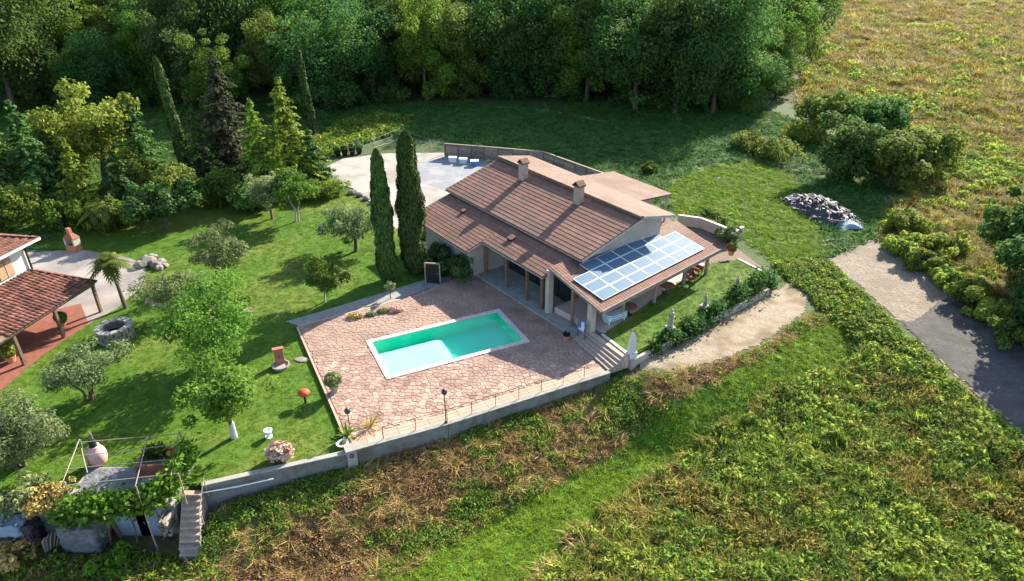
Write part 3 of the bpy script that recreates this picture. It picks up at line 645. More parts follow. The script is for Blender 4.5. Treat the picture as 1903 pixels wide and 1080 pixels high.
for r in range(4):
    for c in range(7):
        if r == 3 and c in (0, 6): continue
        o = o0+ex_*(c*PW_)+ey_*(r*PD_)
        p_ = bpy.data.objects.new('solar_panel', fm); link(p_, arr); m_ = Matrix((ex_, ey_, pn)).transposed().to_4x4(); m_.translation = o; p_.matrix_basis = m_
        g_ = bpy.data.objects.new('glass', gm); link(g_, p_)

# ================================================================== patio lawn, steps, yard walls
PL = [atz(1119, 622, LZ), atz(1168, 660, LZ), atz(1300, 592, LZ), atz(1425, 528, LZ), atz(1415, 504, LZ), atz(1372, 482, LZ), atz(1312, 490, LZ)]
pl = MB().prism(PL, -.3, LZ).build('patio_lawn', M['lawn'], label='small bright green lawn strip in front of the solar porch', kind='structure')
kb = empty('lawn_kerb', PL[0], label='pale stone kerb edging the small patio lawn', cat='kerb')
for a, b_ in ((PL[1], PL[0]), (PL[4], PL[5])):
    L_ = (b_-a).length; n_ = round(L_/.7); d = (b_-a)/L_; n = Vector((-d.y, d.x, 0)); 
    for k in range(n_):
        p, q = a+d*(L_*k/n_+.005)-PL[0], a+d*(L_*(k+1)/n_-.005)-PL[0]
        MB().prism([p-n*.12, q-n*.12, q+n*.1, p+n*.1], -.5, .06).build('kerb_stone', M['coping'], kb)
# steps from the terrace to the patio lawn
st = empty('terrace_steps', dD, label='wide grey stone steps from pool terrace up to patio lawn', cat='steps')
T0, T1 = atz(1092, 610, LZ), atz(1168, 664, LZ); B0, B1 = atz(1066, 630, DZ), atz(1130, 690, DZ)
NS = 5
for k in range(NS):
    t0, t1 = k/NS, (k+1)/NS+.04
    a, b_, c, d = B0.lerp(T0, t0), B1.lerp(T1, t0), B1.lerp(T1, t1), B0.lerp(T0, t1); z = DZ+(k+1)*(LZ-DZ)/NS-.01
    MB().prism([p-dD for p in (a, b_, c, d)], -.25, z-DZ).build('step', M['step'], st)
# front wall of the patio lawn
pw = empty('patio_wall', PL[1], label='low pale wall running along the outer side of the patio lawn', cat='wall')
run = [PL[1], PL[2], PL[3]]
for a, b_, d in along(run, 1.9):
    n = Vector((-d.y, d.x, 0)); a = a+Vector((0, 0, 0)); zb = float(terr(a.x-n.x*.6, a.y-n.y*.6))-.3
    o = Vector((PL[1].x, PL[1].y, 0))
    MB().prism([a-o+d*.005-n*.34, b_-o-d*.005-n*.34, b_-o-d*.005-n*.10, a-o+d*.005-n*.10], zb-LZ, -.3).build('wall_panel', M['plaster'], pw)
# white stele at the foot of the steps
sp = atz(1172, 672, .1)
stl = empty('white_stele', sp, R_(28), label='white pointed stone pillar at the foot of the terrace steps', cat='pillar')
mb = MB(); mb.box((0, 0, .35), (.62, .5, .9)); mb.build('plinth', M['white'], stl)
mb = MB(); mb.hull8([(-.25, -.18, .8), (.25, -.18, .8), (.25, .18, .8), (-.25, .18, .8)], [(-.2, -.14, 1.9), (.2, -.14, 1.9), (.2, .14, 1.9), (-.2, .14, 1.9)])
mb.add([(-.2, -.14, 1.9), (.2, -.14, 1.9), (.2, .14, 1.9), (-.2, .14, 1.9), (0, -.14, 2.35), (0, .14, 2.35)], [(0, 1, 4), (3, 5, 2), (1, 2, 5, 4), (0, 4, 5, 3)]); mb.build('shaft', M['white'], stl)
# statues
def statue(px, py, H, rz, label, lean=0):
    p = atz(px, py, .6); s_ = empty('garden_statue', p, rz, label=label, cat='statue', group='stone statues along the patio wall')
    mb = MB(); mb.box((0, 0, .22), (.5, .5, .45)); mb.box((0, 0, .47), (.58, .58, .07)); mb.build('pedestal', M['stonecarve'], s_)
    k = H/1.5; z = .5
    prof = [(.26, 0), (.25, .1), (.21, .4), (.19, .65), (.17, .82), (.15, .92), (.19, 1.08), (.21, 1.18), (.19, 1.25), (.075, 1.29), (.065, 1.33), (.10, 1.38), (.115, 1.45), (.10, 1.52), (.05, 1.565), (.01, 1.57)]
    mb = MB(); mb.lathe([(r*k, q*k+z) for r, q in prof], n=12, sx=1, sy=.75)
    for sd_ in (-1, 1):
        mb.tube([(sd_*.19*k, 0, 1.2*k+z), (sd_*.26*k, -.05*k, .98*k+z), (sd_*.12*k, -.2*k, .93*k+z)], [.06*k, .05*k, .035*k], 6)
    mb.tube([(0, -.06*k, 1.0*k+z), (.02*k, -.16*k, .6*k+z), (.05*k, -.2*k, .05*k+z)], [.10*k, .07*k, .09*k], 6)
    mb.build('figure', M['stonecarve'], s_, smooth=True)
statue(1244, 618, 1.35, R_(20), 'pale stone statue of a robed figure nearest the terrace steps')
statue(1308, 578, 1.0, R_(40), 'smaller weathered statue in the middle of the patio hedge')
statue(1367, 546, 1.05, R_(30), 'stone statue at the far leafy end of the patio hedge')
# low yard wall right of the porch
yw = empty('yard_wall', atz(1378, 470, .0), label='low cream wall closing the yard right of the porch', cat='wall')
for pts in ([(1258, 418), (1300, 424), (1340, 440), (1360, 452)], [(1360, 452), (1380, 440)]):
    for a, b_, d in along([atz(*p, 0) for p in pts], 1.2):
        n = Vector((-d.y, d.x, 0)); o = yw.location
        MB().prism([a-o+d*.004, b_-o-d*.004, b_-o-d*.004+n*.22, a-o+d*.004+n*.22], -.2, 1.0).build('wall_panel', M['plaster'], yw)
        MB().prism([a-o+d*.002-n*.05, b_-o-d*.002-n*.05, b_-o-d*.002+n*.27, a-o+d*.002+n*.27], 1.002, 1.06).build('coping', M['coping'], yw)
fp = empty('flower_pot', atz(1358, 474, LZ), label='red flowering pot at the corner of the patio lawn', cat='flower pot')
mb = MB(); mb.lathe([(.2, 0), (.26, .2), (.32, .42), (.34, .45), (.28, .45)], n=12); mb.build('pot', M['terracotta'], fp)
frng = np.random.default_rng(3)
def leaf_quads(pos, nrm, size, rng, el=1.6, lvv=None):
    n = len(pos); nrm = nrm/np.maximum(np.linalg.norm(nrm, axis=1, keepdims=True), 1e-6)
    t = rng.normal(size=(n, 3)); t -= nrm*(t*nrm).sum(1, keepdims=True); t /= np.maximum(np.linalg.norm(t, axis=1, keepdims=True), 1e-6)
    b = np.cross(nrm, t); s = (size*rng.uniform(.65, 1.35, n))[:, None]
    V = np.stack([pos-t*s*el/2, pos+b*s/2-t*s*.1, pos+t*s*el/2, pos-b*s/2-t*s*.1], 1).reshape(-1, 3)
    Q = np.arange(4*n).reshape(-1, 4)
    if lvv is None: lvv = rng.uniform(0, 1, n)
    return V, Q, np.repeat(lvv, 4)
def unit(rng, n):
    d = rng.normal(size=(n, 3)); return d/np.linalg.norm(d, axis=1, keepdims=True)
def blob(rng, n, c, r, size, m, name, parent, el=1.6, up=.4, **k):
    d = unit(rng, n); pos = np.array(c)+d*np.array(r)*(rng.uniform(.35, 1, n)**.5)[:, None]
    V, Q, lv = leaf_quads(pos, d+rng.normal(size=(n, 3))*.7+np.array([0, 0, up]), size, rng, el)
    return tag(link(bpy.data.objects.new(name, npmesh(name, V, Q, lv, m)), parent), **k)
blob(frng, 260, (0, 0, .75), (.5, .5, .38), .13, LM['bright'], 'foliage', fp)
blob(frng, 120, (0, 0, .75), (.42, .42, .3), .11, M['flower'], 'blossom', fp)
# porch furniture
def chair(px, py, rz, label):
    p = atz(px, py, LZ); c = empty('wicker_armchair', p, rz, label=label, cat='chair')
    mb = MB(); mb.box((0, 0, .36), (.62, .62, .12)); mb.build('seat', M['wicker'], c)
    mb = MB(); mb.box((0, .3, .66), (.66, .09, .6), rx=R_(-12)); mb.build('backrest', M['wicker'], c)
    for s_ in (-1, 1):
        mb = MB(); mb.box((s_*.33, 0, .48), (.09, .6, .3)); mb.build('armrest', M['wicker'], c)
        for y in (-.26, .26): mb = MB(); mb.box((s_*.28, y, .15), (.06, .06, .3)); mb.build('leg', M['wicker'], c)
chair(1283, 520, HR+R_(60), 'brown wicker armchair at the open end of the porch')
chair(1296, 508, HR+R_(100), 'darker wicker armchair nearest the lawn corner under the porch')
def round_table(px, py, label, r=.55):
    t_ = empty('garden_table', atz(px, py, LZ), label=label, cat='table')
    mb = MB(); mb.lathe([(r, .70), (r+.02, .72), (r, .75), (.01, .755)], n=18); mb.build('tabletop', M['wicker'], t_)
    mb = MB(); mb.lathe([(.06, .04), (.05, .4), (.09, .70)], n=8); mb.build('stem', M['dark'], t_)
    mb = MB(); mb.lathe([(.3, 0), (.28, .03), (.06, .05)], n=12); mb.build('base', M['dark'], t_)
round_table(1168, 585, 'dark red round table at the left end of the porch', .6)
round_table(1238, 545, 'dark red round table in the middle of the porch', .6)
sb = empty('sun_lounger_stack', atz(1142, 597, LZ), HR+R_(85), label='stack of light blue sun loungers under the porch corner', cat='lounger')
for k in range(3):
    mb = MB(); mb.box((0, 0, .3+k*.17), (1.8, .62, .07)); mb.box((-.75, 0, .42+k*.17), (.5, .6, .06), ry=R_(25)); mb.build('lounger_bed', M['lightblue' if k != 1 else 'whitecloth'], sb)
for x in (-.7, .7):
    for y in (-.25, .25): mb = MB(); mb.box((x, y, .14), (.05, .05, .28)); mb.build('leg', M['whitecloth'], sb)
ts = empty('towel_stand', atz(1080, 632, DZ), HR, label='dark stand with blue and white towels by the terrace steps', cat='stand')
for x in (-.35, .35):
    mb = MB(); mb.tube([(x, 0, 0), (x, 0, 1.5)], .025, 6); mb.build('upright', M['dark'], ts)
    mb = MB(); mb.box((x, 0, .03), (.06, .5, .05)); mb.build('foot', M['dark'], ts)
mb = MB(); mb.tube([(-.35, 0, 1.48), (.35, 0, 1.48)], .02, 6); mb.build('crossbar', M['dark'], ts)
for i, (x, z0, m_) in enumerate(((-.15, .65, 'blueplastic'), (.12, .8, 'lightblue'))):
    mb = MB()
    for k in range(6):
        za, zb_ = 1.5-k*(1.5-z0)/6, 1.5-(k+1)*(1.5-z0)/6
    mb.box((x, -.04, (1.5+z0)/2), (.26, .025, 1.5-z0)); mb.box((x, .04, (1.5+z0)/2+.1), (.26, .025, 1.3-z0)); mb.box((x, 0, 1.505), (.26, .105, .02)); tw = mb.build('towel', M[m_], ts)
    mb = MB(); mb.box((x, -.058, z0+.25), (.262, .012, .12)); mb.build('stripe', M['whitecloth'], tw)
mo = empty('terracotta_planter', atz(1052, 632, DZ), label='small dark red planter on the terrace beside the steps', cat='planter')
mb = MB(); mb.lathe([(.16, 0), (.2, .2), (.26, .36), (.28, .4), (.22, .4)], n=12); mb.build('pot', M['terracotta'], mo)
blob(frng, 160, (0, 0, .5), (.28, .28, .2), .1, LM['plum'], 'foliage', mo)

# ================================================================== behind the villa
tw_ = empty('timber_wall', atz(830, 292), label='weathered timber plank wall behind the villa', cat='wall')
for a, b_, d in along([atz(*p) for p in ((828, 291), (925, 299), (1010, 307), (1110, 345), (1180, 372))], 1.9):
    n = Vector((-d.y, d.x, 0)); o = tw_.location; rz = math.atan2(d.y, d.x); L_ = (b_-a).length
    for k in range(5):
        mb = MB(); c = (a+b_)/2-o; mb.box((c.x, c.y, .18+k*.33), (L_-.03, .08, .31), rz+rng.uniform(-.01, .01)); mb.build('plank', M['wood_grey'], tw_)
    mb = MB(); c = a-o; mb.box((c.x, c.y, .85), (.14, .16, 1.75), rz); mb.build('post', M['wood'], tw_)
    mb = MB(); c = (a+b_)/2-o; mb.box((c.x, c.y, 1.72), (L_-.01, .22, .05), rz); mb.build('cap_board', M['pole'], tw_)
for i, (px, py, m_, lb) in enumerate(((842, 301, 'whitecloth', 'white plastic crate at the left end of the timber wall'), (861, 304, 'lightblue', 'pale blue plastic crate in the middle by the timber wall'), (882, 308, 'blueplastic', 'blue plastic crate nearest the villa by the timber wall'))):
    c = empty('storage_crate', atz(px, py), R_(-8+6*i), label=lb, cat='crate', group='crates by the timber wall')
    mb = MB(); mb.hull8([(-.42, -.3, 0), (.42, -.3, 0), (.42, .3, 0), (-.42, .3, 0)], [(-.48, -.35, .62), (.48, -.35, .62), (.48, .35, .62), (-.48, .35, .62)]); mb.build('body', M[m_], c)
    mb = MB(); mb.box((0, 0, .66), (1.04, .78, .07)); mb.build('lid', M['whitecloth'], c)
nf = empty('net_fence', atz(745, 262), label='thin green wire fence with pale posts beyond the courtyard', cat='fence')
pts = [atz(*p) for p in ((648, 290), (695, 282), (745, 268), (800, 283), (826, 288))]; tops = []
for i, p in enumerate(pts):
    h_ = (1.6, 1.7, 2.2, 1.7, 1.6)[i]; q = p-nf.location
    mb = MB(); mb.tube([(q.x, q.y, 0), (q.x, q.y, h_)], .05, 6); mb.build('post', M['pole'], nf); tops.append((q.x, q.y, h_))
for f_ in (.98, .66, .33):
    mb = MB(); mb.tube([(x, y, z*f_) for x, y, z in tops], .015, 4); mb.build('wire', M['steel'], nf)
for i, (px, py) in enumerate(((628, 290), (641, 288), (655, 286), (668, 285))):
    c = empty('flower_tub', atz(px, py), label='dark plant tub in the row at the far edge of courtyard', cat='planter', group='tubs along the courtyard edge')
    mb = MB(); mb.lathe([(.3, 0), (.38, .3), (.44, .6), (.46, .64), (.36, .64)], n=10); mb.build('pot', M['dark'], c)
    blob(frng, 220, (0, 0, .95), (.5, .5, .4), .18, LM['conifer'], 'foliage', c)
# courtyard low rail and boulders
cr = empty('courtyard_rail', atz(635, 345), label='small grey metal rail at the near edge of the courtyard', cat='rail')
q0 = [atz(*p)-cr.location for p in ((606, 342), (630, 340), (650, 352))]
for q in q0: mb = MB(); mb.tube([(q.x, q.y, 0), (q.x, q.y, .9)], .03, 6); mb.build('post', M['steel'], cr)
for z in (.88, .5): mb = MB(); mb.tube([(q.x, q.y, z) for q in q0], .02, 5); mb.build('rail', M['steel'], cr)
def rock_mesh(seed, s=1):
    r = np.random.default_rng(seed); bm = bmesh.new(); bmesh.ops.create_icosphere(bm, subdivisions=2, radius=1)
    for v in bm.verts: v.co *= 1+r.uniform(-.18, .18); v.co.z *= .65
    me = bpy.data.meshes.new('boulder'); bm.to_mesh(me); bm.free(); me.materials.append(M['stonegrey']); return me
rocks = [rock_mesh(k) for k in range(4)]
rp = [(655, 358, .5), (668, 362, .4), (682, 368, .45), (692, 376, .35)]
for i, (px, py, s_) in enumerate(rp):
    o = bpy.data.objects.new('boulder', rocks[i % 4]); o.location = atz(px, py, s_*.3); o.scale = (s_, s_*.9, s_); o.rotation_euler[2] = i
    tag(link(o), 'grey boulder in the row edging the courtyard corner', 'boulder', 'boulders edging the courtyard')
for i, (px, py, s_) in enumerate([(262, 492, .6), (276, 486, .7), (290, 492, .55), (284, 478, .5), (300, 486, .45), (270, 480, .45), (296, 498, .4), (306, 494, .35)]):
    o = bpy.data.objects.new('boulder', rocks[i % 4]); o.location = atz(px, py, s_*.35); o.scale = (s_, s_*.9, s_); o.rotation_euler[2] = i*1.3
    tag(link(o), 'grey boulder in the rock heap beside the driveway', 'boulder', 'rock heap by the driveway')

# ================================================================== small white house on the left
LH = Vector((-35.7, 44.8, 0)); LAZ = R_(-169.5); lx = Vector((math.sin(LAZ), math.cos(LAZ), 0)); LR = math.atan2(lx.y, lx.x)
h2 = empty('small_house', LH, LR, label='small white house with red tiled porch roof at the left edge', cat='house')
# local: x runs along the wall away from the corner, y points to the porch (right)
MB().prism([(-.0, 0), (9, 0), (9, -8), (0, -8)], 0, 5.95).build('wall', M['white'], h2)
for yy in (-2.6,): pass
wx = 2.05
mb = MB(); mb.box((wx, .02, 4.65), (1.3, .1, 1.35)); wf = mb.build('window', M['shutter'], h2)
mb = MB(); mb.box((wx, .075, 4.65), (.06, .03, 1.3)); mb.build('mullion', M['dark'], wf)
for s_ in (-1, 1):
    mb = MB(); mb.box((wx+s_*.32, .09, 4.65), (.58, .05, 1.25)); sh = mb.build('shutter', M['shutter'], wf)
mb = MB(); mb.tube([(.08, .12, 3.6), (.08, .12, 5.9)], .07, 8); mb.build('drainpipe', M['dark'], h2)
ur = tiled_roof('upper_roof', h2, (9.5, .75, 6.0), (-.75, .75, 6.0), (2.4, -4.0, 7.4), (9.5, -4.0, 7.4), 14, 'tile_old', lap=.03, amp=.03, pitch=.26)
ur2 = tiled_roof('upper_roof', h2, (-.755, .745, 6.0), (-.755, -8.7, 6.0), (2.39, -4.0, 7.4), (2.39, -3.99, 7.4), 12, 'tile_old', lap=.03, amp=.03, pitch=.26)
beam((-.8, .80, 5.9), (9.5, .80, 5.9), .12, .16, M['white'], 'gutter', h2)
beam((-.80, .8, 5.9), (-.80, -8.7, 5.9), .12, .16, M['white'], 'gutter', h2)
# lower porch roof with individual barrel tiles
A_, B_, C_, D_ = Vector((9.5, 4.3, 2.6)), Vector((-1.0, 4.3, 2.6)), Vector((.2, .1, 3.75)), Vector((9.5, .1, 3.75))
nr = (B_-A_).cross(D_-A_).normalized(); dn = nr*.12
mb = MB(); mb.hull8([A_-dn, B_-dn, C_-dn, D_-dn], [A_, B_, C_, D_]); pr2 = mb.build('porch_roof', M['wood'], h2)
mb = MB(); seg = 6
V = []; 
for yy, rr, zz in ((-.08, .165, .045), (.46, .135, .0)):
    for k in range(seg+1):
        a = math.pi*k/seg; V.append((rr*math.cos(a), yy, zz+rr*.62*math.sin(a)))
mb.add(V, [(k, k+1, seg+2+k, seg+1+k) for k in range(seg)]); tm = mb.mesh('roof_tile', True); tm.materials.append(M['tile_old'])
xd = (B_-A_).normalized(); yd = nr.cross(xd); up_len = (D_-A_).length; rows = 11; cols = 26
stuff = MB(); 
for r in range(rows):
    for c in range(cols):
        xx = (B_-A_).length-.16-c*.31; t = r/rows
        edge = 1.2*t
        if xx > (B_-A_).length-edge-.1: continue
        o = bpy.data.objects.new('roof_tile', tm); link(o, pr2)
        m_ = Matrix((xd, yd, nr)).transposed().to_4x4(); m_.translation = A_+xd*(xx+rng.uniform(-.015, .015))+yd*(up_len*t)+nr*.01; o.matrix_basis = m_ @ Matrix.Rotation(rng.uniform(-.03, .03), 4, 'Z')
hr_ = tiled_roof('hip_roof', h2, (-1.0, 4.3, 2.59), (-1.6, .1, 2.59), (.19, .0, 3.74), (.19, .1, 3.74), 8, 'tile_old', lap=.03, amp=.03)
for x, y in ((-.75, 4.0), (3.0, 4.0), (6.5, 4.0)):
    mb = MB(); mb.box((x, y, 1.25), (.2, .2, 2.5)); mb.build('post', M['wood'], h2)
beam((-.9, 4.05, 2.42), (9.5, 4.05, 2.42), .18, .2, M['wood'], 'beam', h2)
for i, (px, py, s_, lb) in enumerate(((118, 606, .8, 'green potted plant on the red terrace under the porch edge'), (22, 672, 1.1, 'yellow green potted shrub at the front of the red terrace'), (8, 640, .7, 'small potted plant at the left frame edge by the porch'))):
    c = empty('potted_plant', atz(px, py, .03), label=lb, cat='plant')
    mb = MB(); mb.lathe([(.2*s_, 0), (.28*s_, .25*s_), (.34*s_, .42*s_), (.27*s_, .42*s_)], n=12); mb.build('pot', M['terracotta'], c)
    blob(frng, 420, (0, 0, .95*s_), (.55*s_, .55*s_, .6*s_), .14, LM['yellow' if i == 1 else 'bright'], 'foliage', c)
# brick barbecue at the driveway end
bb = empty('brick_barbecue', atz(140, 466), R_(-15), label='small brick garden oven at the far end of the driveway', cat='oven')
mb = MB(); mb.box((0, 0, .45), (1.5, 1.0, .9)); mb.build('base', M['brick'], bb)
mb = MB(); mb.box((-.65, 0, 1.35), (.2, 1.0, .9)); mb.box((.65, 0, 1.35), (.2, 1.0, .9)); mb.box((0, .42, 1.35), (1.1, .16, .9)); mb.build('hearth', M['plaster'], bb)
mb = MB(); mb.hull8([(-.85, -.55, 1.8), (.85, -.55, 1.8), (.85, .55, 1.8), (-.85, .55, 1.8)], [(-.3, -.25, 2.4), (.3, -.25, 2.4), (.3, .25, 2.4), (-.3, .25, 2.4)]); mb.build('hood', M['red_floor'], bb)
mb = MB(); mb.box((0, 0, 2.75), (.45, .45, .72)); mb.build('flue', M['brick'], bb); bb.scale = (.72, .72, .72)

# ================================================================== garden things
wl_ = empty('stone_well', atz(218, 628), label='round stone well with a dark open mouth on the lawn', cat='well')
for r_ in range(3):
    for k in range(14):
        a = 2*math.pi*(k+.5*(r_ % 2))/14
        mb = MB(); mb.box((1.0*math.cos(a), 1.0*math.sin(a), .17+r_*.31), (.34, .43, .29), a); mb.build('stone', M['stonegrey'], wl_)
for k in range(12):
    a = 2*math.pi*k/12; mb = MB(); mb.box((1.0*math.cos(a), 1.0*math.sin(a), .98), (.46, .51, .10), a); mb.build('rim_stone', M['concrete'], wl_)
mb = MB(); mb.lathe([(.82, .05), (.8, .4), (.01, .4)], n=16); mb.build('water', M['glass'], wl_)
ml = empty('mushroom_lamp', atz(568, 749), label='low garden lamp with red mushroom cap on the lawn', cat='lamp')
mb = MB(); mb.lathe([(.10, 0), (.07, .05), (.06, .72)], n=10); mb.build('stem', M['dark'], ml)
mb = MB(); mb.lathe([(.05, .68), (.36, .72), (.38, .78), (.28, .92), (.12, 1.0), (.01, 1.02)], n=14); mb.build('cap', M['red'], ml, smooth=True)
def lamp_post(px, py, z, H, label):
    l_ = empty('lamp_post', atz(px, py, z), label=label, cat='lamp')
    mb = MB(); mb.lathe([(.10, 0), (.09, .12), (.035, .2), (.03, H-.3)], n=8); mb.build('pole', M['dark'], l_)
    mb = MB(); mb.lathe([(.05, H-.32), (.15, H-.22), (.18, H-.10), (.15, H+.02), (.05, H+.1), (.01, H+.11)], n=12); mb.build('globe', M['globe'], l_, smooth=True)
lamp_post(829, 787, DZ+.1, 2.4, 'thin black globe lamp post at the middle of the terrace edge')
lamp_post(651, 802, DZ, 1.6, 'short black globe lamp at the front left terrace corner')
def planter(px, py, s_, z, label, lm, n=500):
    c = empty('stone_planter', atz(px, py, z), label=label, cat='planter')
    mb = MB(); mb.lathe([(.26*s_, 0), (.22*s_, .1*s_), (.36*s_, .55*s_), (.42*s_, .62*s_), (.33*s_, .62*s_)], n=14); mb.build('pot', M['stonecarve'], c)
    blob(frng, n, (0, 0, .95*s_), (.6*s_, .6*s_, .42*s_), .12, LM[lm], 'foliage', c)
planter(622, 728, 1.0, DZ, 'sandy stone planter with green shrub on the left terrace edge', 'olive')
of = empty('garden_fountain', atz(522, 682), R_(20), label='small brick and stone garden fountain left of the terrace', cat='fountain')
mb = MB(); mb.lathe([(.55, 0), (.6, .22), (.52, .22), (.48, .1), (.01, .1)], n=16); mb.build('basin', M['stonecarve'], of)
mb = MB(); mb.box((0, .35, .6), (.6, .22, 1.2)); mb.box((0, .35, 1.24), (.72, .34, .1)); mb.build('back_pillar', M['brick'], of)
mb = MB(); mb.tube([(0, .22, .75), (0, .05, .78), (0, .0, .68)], .03, 6); mb.build('spout', M['dark'], of)
fs = bpy.data.objects.new('flat_stone', rocks[1]); fs.location = atz(562, 668, .04); fs.scale = (.55, .3, .1); tag(link(fs), 'flat white stone lying on the lawn near the terrace', 'stone')
ur_ = empty('white_urn', atz(500, 812), label='small white garden urn on the lawn under the big tree', cat='urn')
mb = MB(); mb.lathe([(.18, 0), (.08, .1), (.2, .3), (.26, .5), (.2, .52), (.05, .4)], n=12); mb.build('bowl', M['whitecloth'], ur_)
mb = MB(); mb.lathe([(.22, -.02), (.22, .04), (.1, .06)], n=12); mb.build('foot', M['whitecloth'], ur_)
wb = empty('white_bowl', atz(637, 828, .1), label='white flower bowl by the corner of the retaining wall', cat='bowl')
mb = MB(); mb.lathe([(.12, 0), (.3, .14), (.36, .2), (.3, .18), (.01, .1)], n=14); mb.build('dish', M['whitecloth'], wb)
blob(frng, 60, (0, 0, .2), (.2, .2, .08), .08, LM['bright'], 'foliage', wb)
def rosette(name, px, py, n, ln, wd, lm, label, z=0, cat='plant', droop=.6, seed=1, upmin=.15):
    r = np.random.default_rng(seed); p = at(px, py); p.z += z; c = empty(name, p, label=label, cat=cat)
    for k in range(n):
        a = k*2.4+r.uniform(-.2, .2); e = r.uniform(upmin, 1.35); L_ = ln*r.uniform(.75, 1.1); seg = 5; V = []
        for i in range(seg+1):
            t = i/seg; rr = L_*t*math.cos(e)+L_*.15*t*t; zz = L_*t*math.sin(e)-droop*L_*t*t*math.cos(e)+.05; ww = wd*math.sin(math.pi*min(1, .12+t*.88))**.7+.004
            cx, cy = rr*math.cos(a), rr*math.sin(a); V += [(cx-ww/2*math.sin(a), cy+ww/2*math.cos(a), zz), (cx+ww/2*math.sin(a), cy-ww/2*math.cos(a), zz)]
        V = np.array(V); Q = np.array([(2*i, 2*i+1, 2*i+3, 2*i+2) for i in range(seg)])
        link(bpy.data.objects.new('leaf', npmesh('leaf', V, Q, np.full(len(V), r.uniform(.2, 1)), LM[lm])), c)
    return c
rosette('agave', 645, 815, 40, 1.1, .12, 'vine', 'spiky green agave at the front corner of the lawn', seed=5)
rosette('ornamental_grass', 690, 800, 46, 1.0, .05, 'dry', 'straw coloured ornamental grass tuft on the terrace corner', z=.25, seed=6)
pk = empty('pink_shrub', atz(522, 852, .1), label='pale pink flowering shrub beside the retaining wall', cat='shrub')
blob(frng, 650, (0, 0, .5), (.78, .6, .55), .2, LM['pinkleaf'], 'blossom', pk, el=1.5)
mb = MB(); 
for k in range(6): a = k*1.05; mb.tube([(0, 0, -.05), (.2*math.cos(a), .2*math.sin(a), .3), (.45*math.cos(a), .35*math.sin(a), .7)], [.03, .02, .01], 5)
mb.build('stem', M['bark'], pk)
# shrub row and stones on the back edge of the terrace
for i, (px, py, lm, s_, lb) in enumerate(((735, 578, 'pinkleaf', .5, 'small reddish flowering clump on the back terrace edge'), (712, 580, 'olive', .4, 'grey green clump on the back terrace edge'), (660, 590, 'dry', .5, 'dry brown creeper on the back edge of the terrace'), (690, 586, 'olive', .35, 'tiny grey clump between the dry creeper and flowers'))):
    c = empty('rockery_plant', atz(px, py, DZ), label=lb, cat='plant')
    blob(frng, 260, (0, 0, .25*s_), (s_*1.3, s_*.7, .5*s_), .1, LM[lm], 'foliage', c)
    mb = MB()
    for k in range(5): a = k*1.25; mb.tube([(0, 0, 0), (.5*s_*math.cos(a), .4*s_*math.sin(a), .3*s_)], [.02, .01], 4)
    mb.build('stem', M['bark'], c)
# garden gate door in the hedge shade by the villa
gg = empty('garden_gate', atz(805, 527, .02), R_(-8), label='small glazed garden gate in the shade beside the cypresses', cat='gate')
for s_ in (-1, 1): mb = MB(); mb.box((s_*.62, 0, .95), (.09, .09, 1.9)); mb.build('post', M['pole'], gg)
mb = MB(); mb.box((0, 0, 1.86), (1.3, .12, .08)); mb.build('lintel', M['pole'], gg)
mb = MB(); mb.box((0, 0, .92), (1.1, .04, 1.7)); dl = mb.build('gate_leaf', M['dark'], gg)
mb = MB(); mb.box((.42, -.04, .95), (.12, .05, .04)); mb.build('handle', M['steel'], dl)
MB().prism([(p-gg.location) for p in (atz(798, 530), atz(828, 528), atz(842, 548), atz(806, 553))], .005, .05).build('threshold', M['concrete'], gg)

# ================================================================== shed, trellis and stairs at the lower left
sh_ = empty('garden_shed', atz(235, 925, 0), label='low flat roofed shed with blue doors below the lawn edge', cat='shed')
o = sh_.location
SA, SB, SC_, SD_ = [Vector((x, y, 0))-Vector((o.x, o.y, 0)) for x, y in ((-22.9, 25.3), (-17.45, 25.3), (-17.45, 27.9), (-22.9, 27.7))]
MB().prism([SA, SB, SC_, SD_], -2.7, -.02).build('wall', M['greywall'], sh_)
MB().prism([SA+Vector((-.1, -.25, 0)), SB+Vector((.05, -.25, 0)), SC_+Vector((.05, -.1, 0)), SD_+Vector((-.1, .05, 0))], -.015, .10).build('roof_slab', M['concrete'], sh_)
# pale sheet lying on the roof
ws = MB(); ws.prism([atz(165, 870, .2)-o, atz(268, 866, .2)-o, atz(252, 915, .2)-o, atz(142, 918, .2)-o], .103, .14).build('roof_sheet', M['tarp_grey'], sh_)
def front(px, py): # pixel on the shed front plane y=25.3
    v = ray(px, py); t = (25.24)/v[1]; return Vector((v[0]*t, 25.24, CAMH+v[2]*t))
for a, b_ in ((228, 268), (270, 306)):
    p, q = front(a, 1008), front(b_, 950)
    mb = MB(); mb.box(((p.x+q.x)/2-o.x, -.0+25.22-o.y, -1.25), (abs(q.x-p.x)-.03, .07, 2.3)); d_ = mb.build('door', M['bluedoor'], sh_)
    mb = MB(); mb.box((q.x-.14-o.x, 25.16-o.y, -1.3), (.05, .05, .2)); mb.build('handle', M['steel'], d_)
mb = MB(); mb.box((front(216, 980).x-o.x, 25.18-o.y, -1.3), (.22, .2, 2.6), 0, 0, R_(-6)); mb.build('post', M['wood'], sh_)
wp = empty('vine_shed_woodpile', atz(316, 985, -1.6), label='rough pile of grey sacks and sticks between doors and stairs', cat='woodpile'); wp.name = 'woodpile'
for k in range(26):
    mb = MB(); x = rng.uniform(-.3, .3); z = .1+(k//5)*.22; mb.tube([(x, -.45+rng.uniform(-.1, .1), z), (x+rng.uniform(-.12, .12), .35, z+rng.uniform(-.05, .05))], .085, 7); mb.build('log', M['wood_grey'], wp)
stt = empty('garden_stairs', atz(356, 975, -1.1), label='narrow stone stairs descending beside the shed', cat='stairs')
o2 = stt.location; NSt = 10
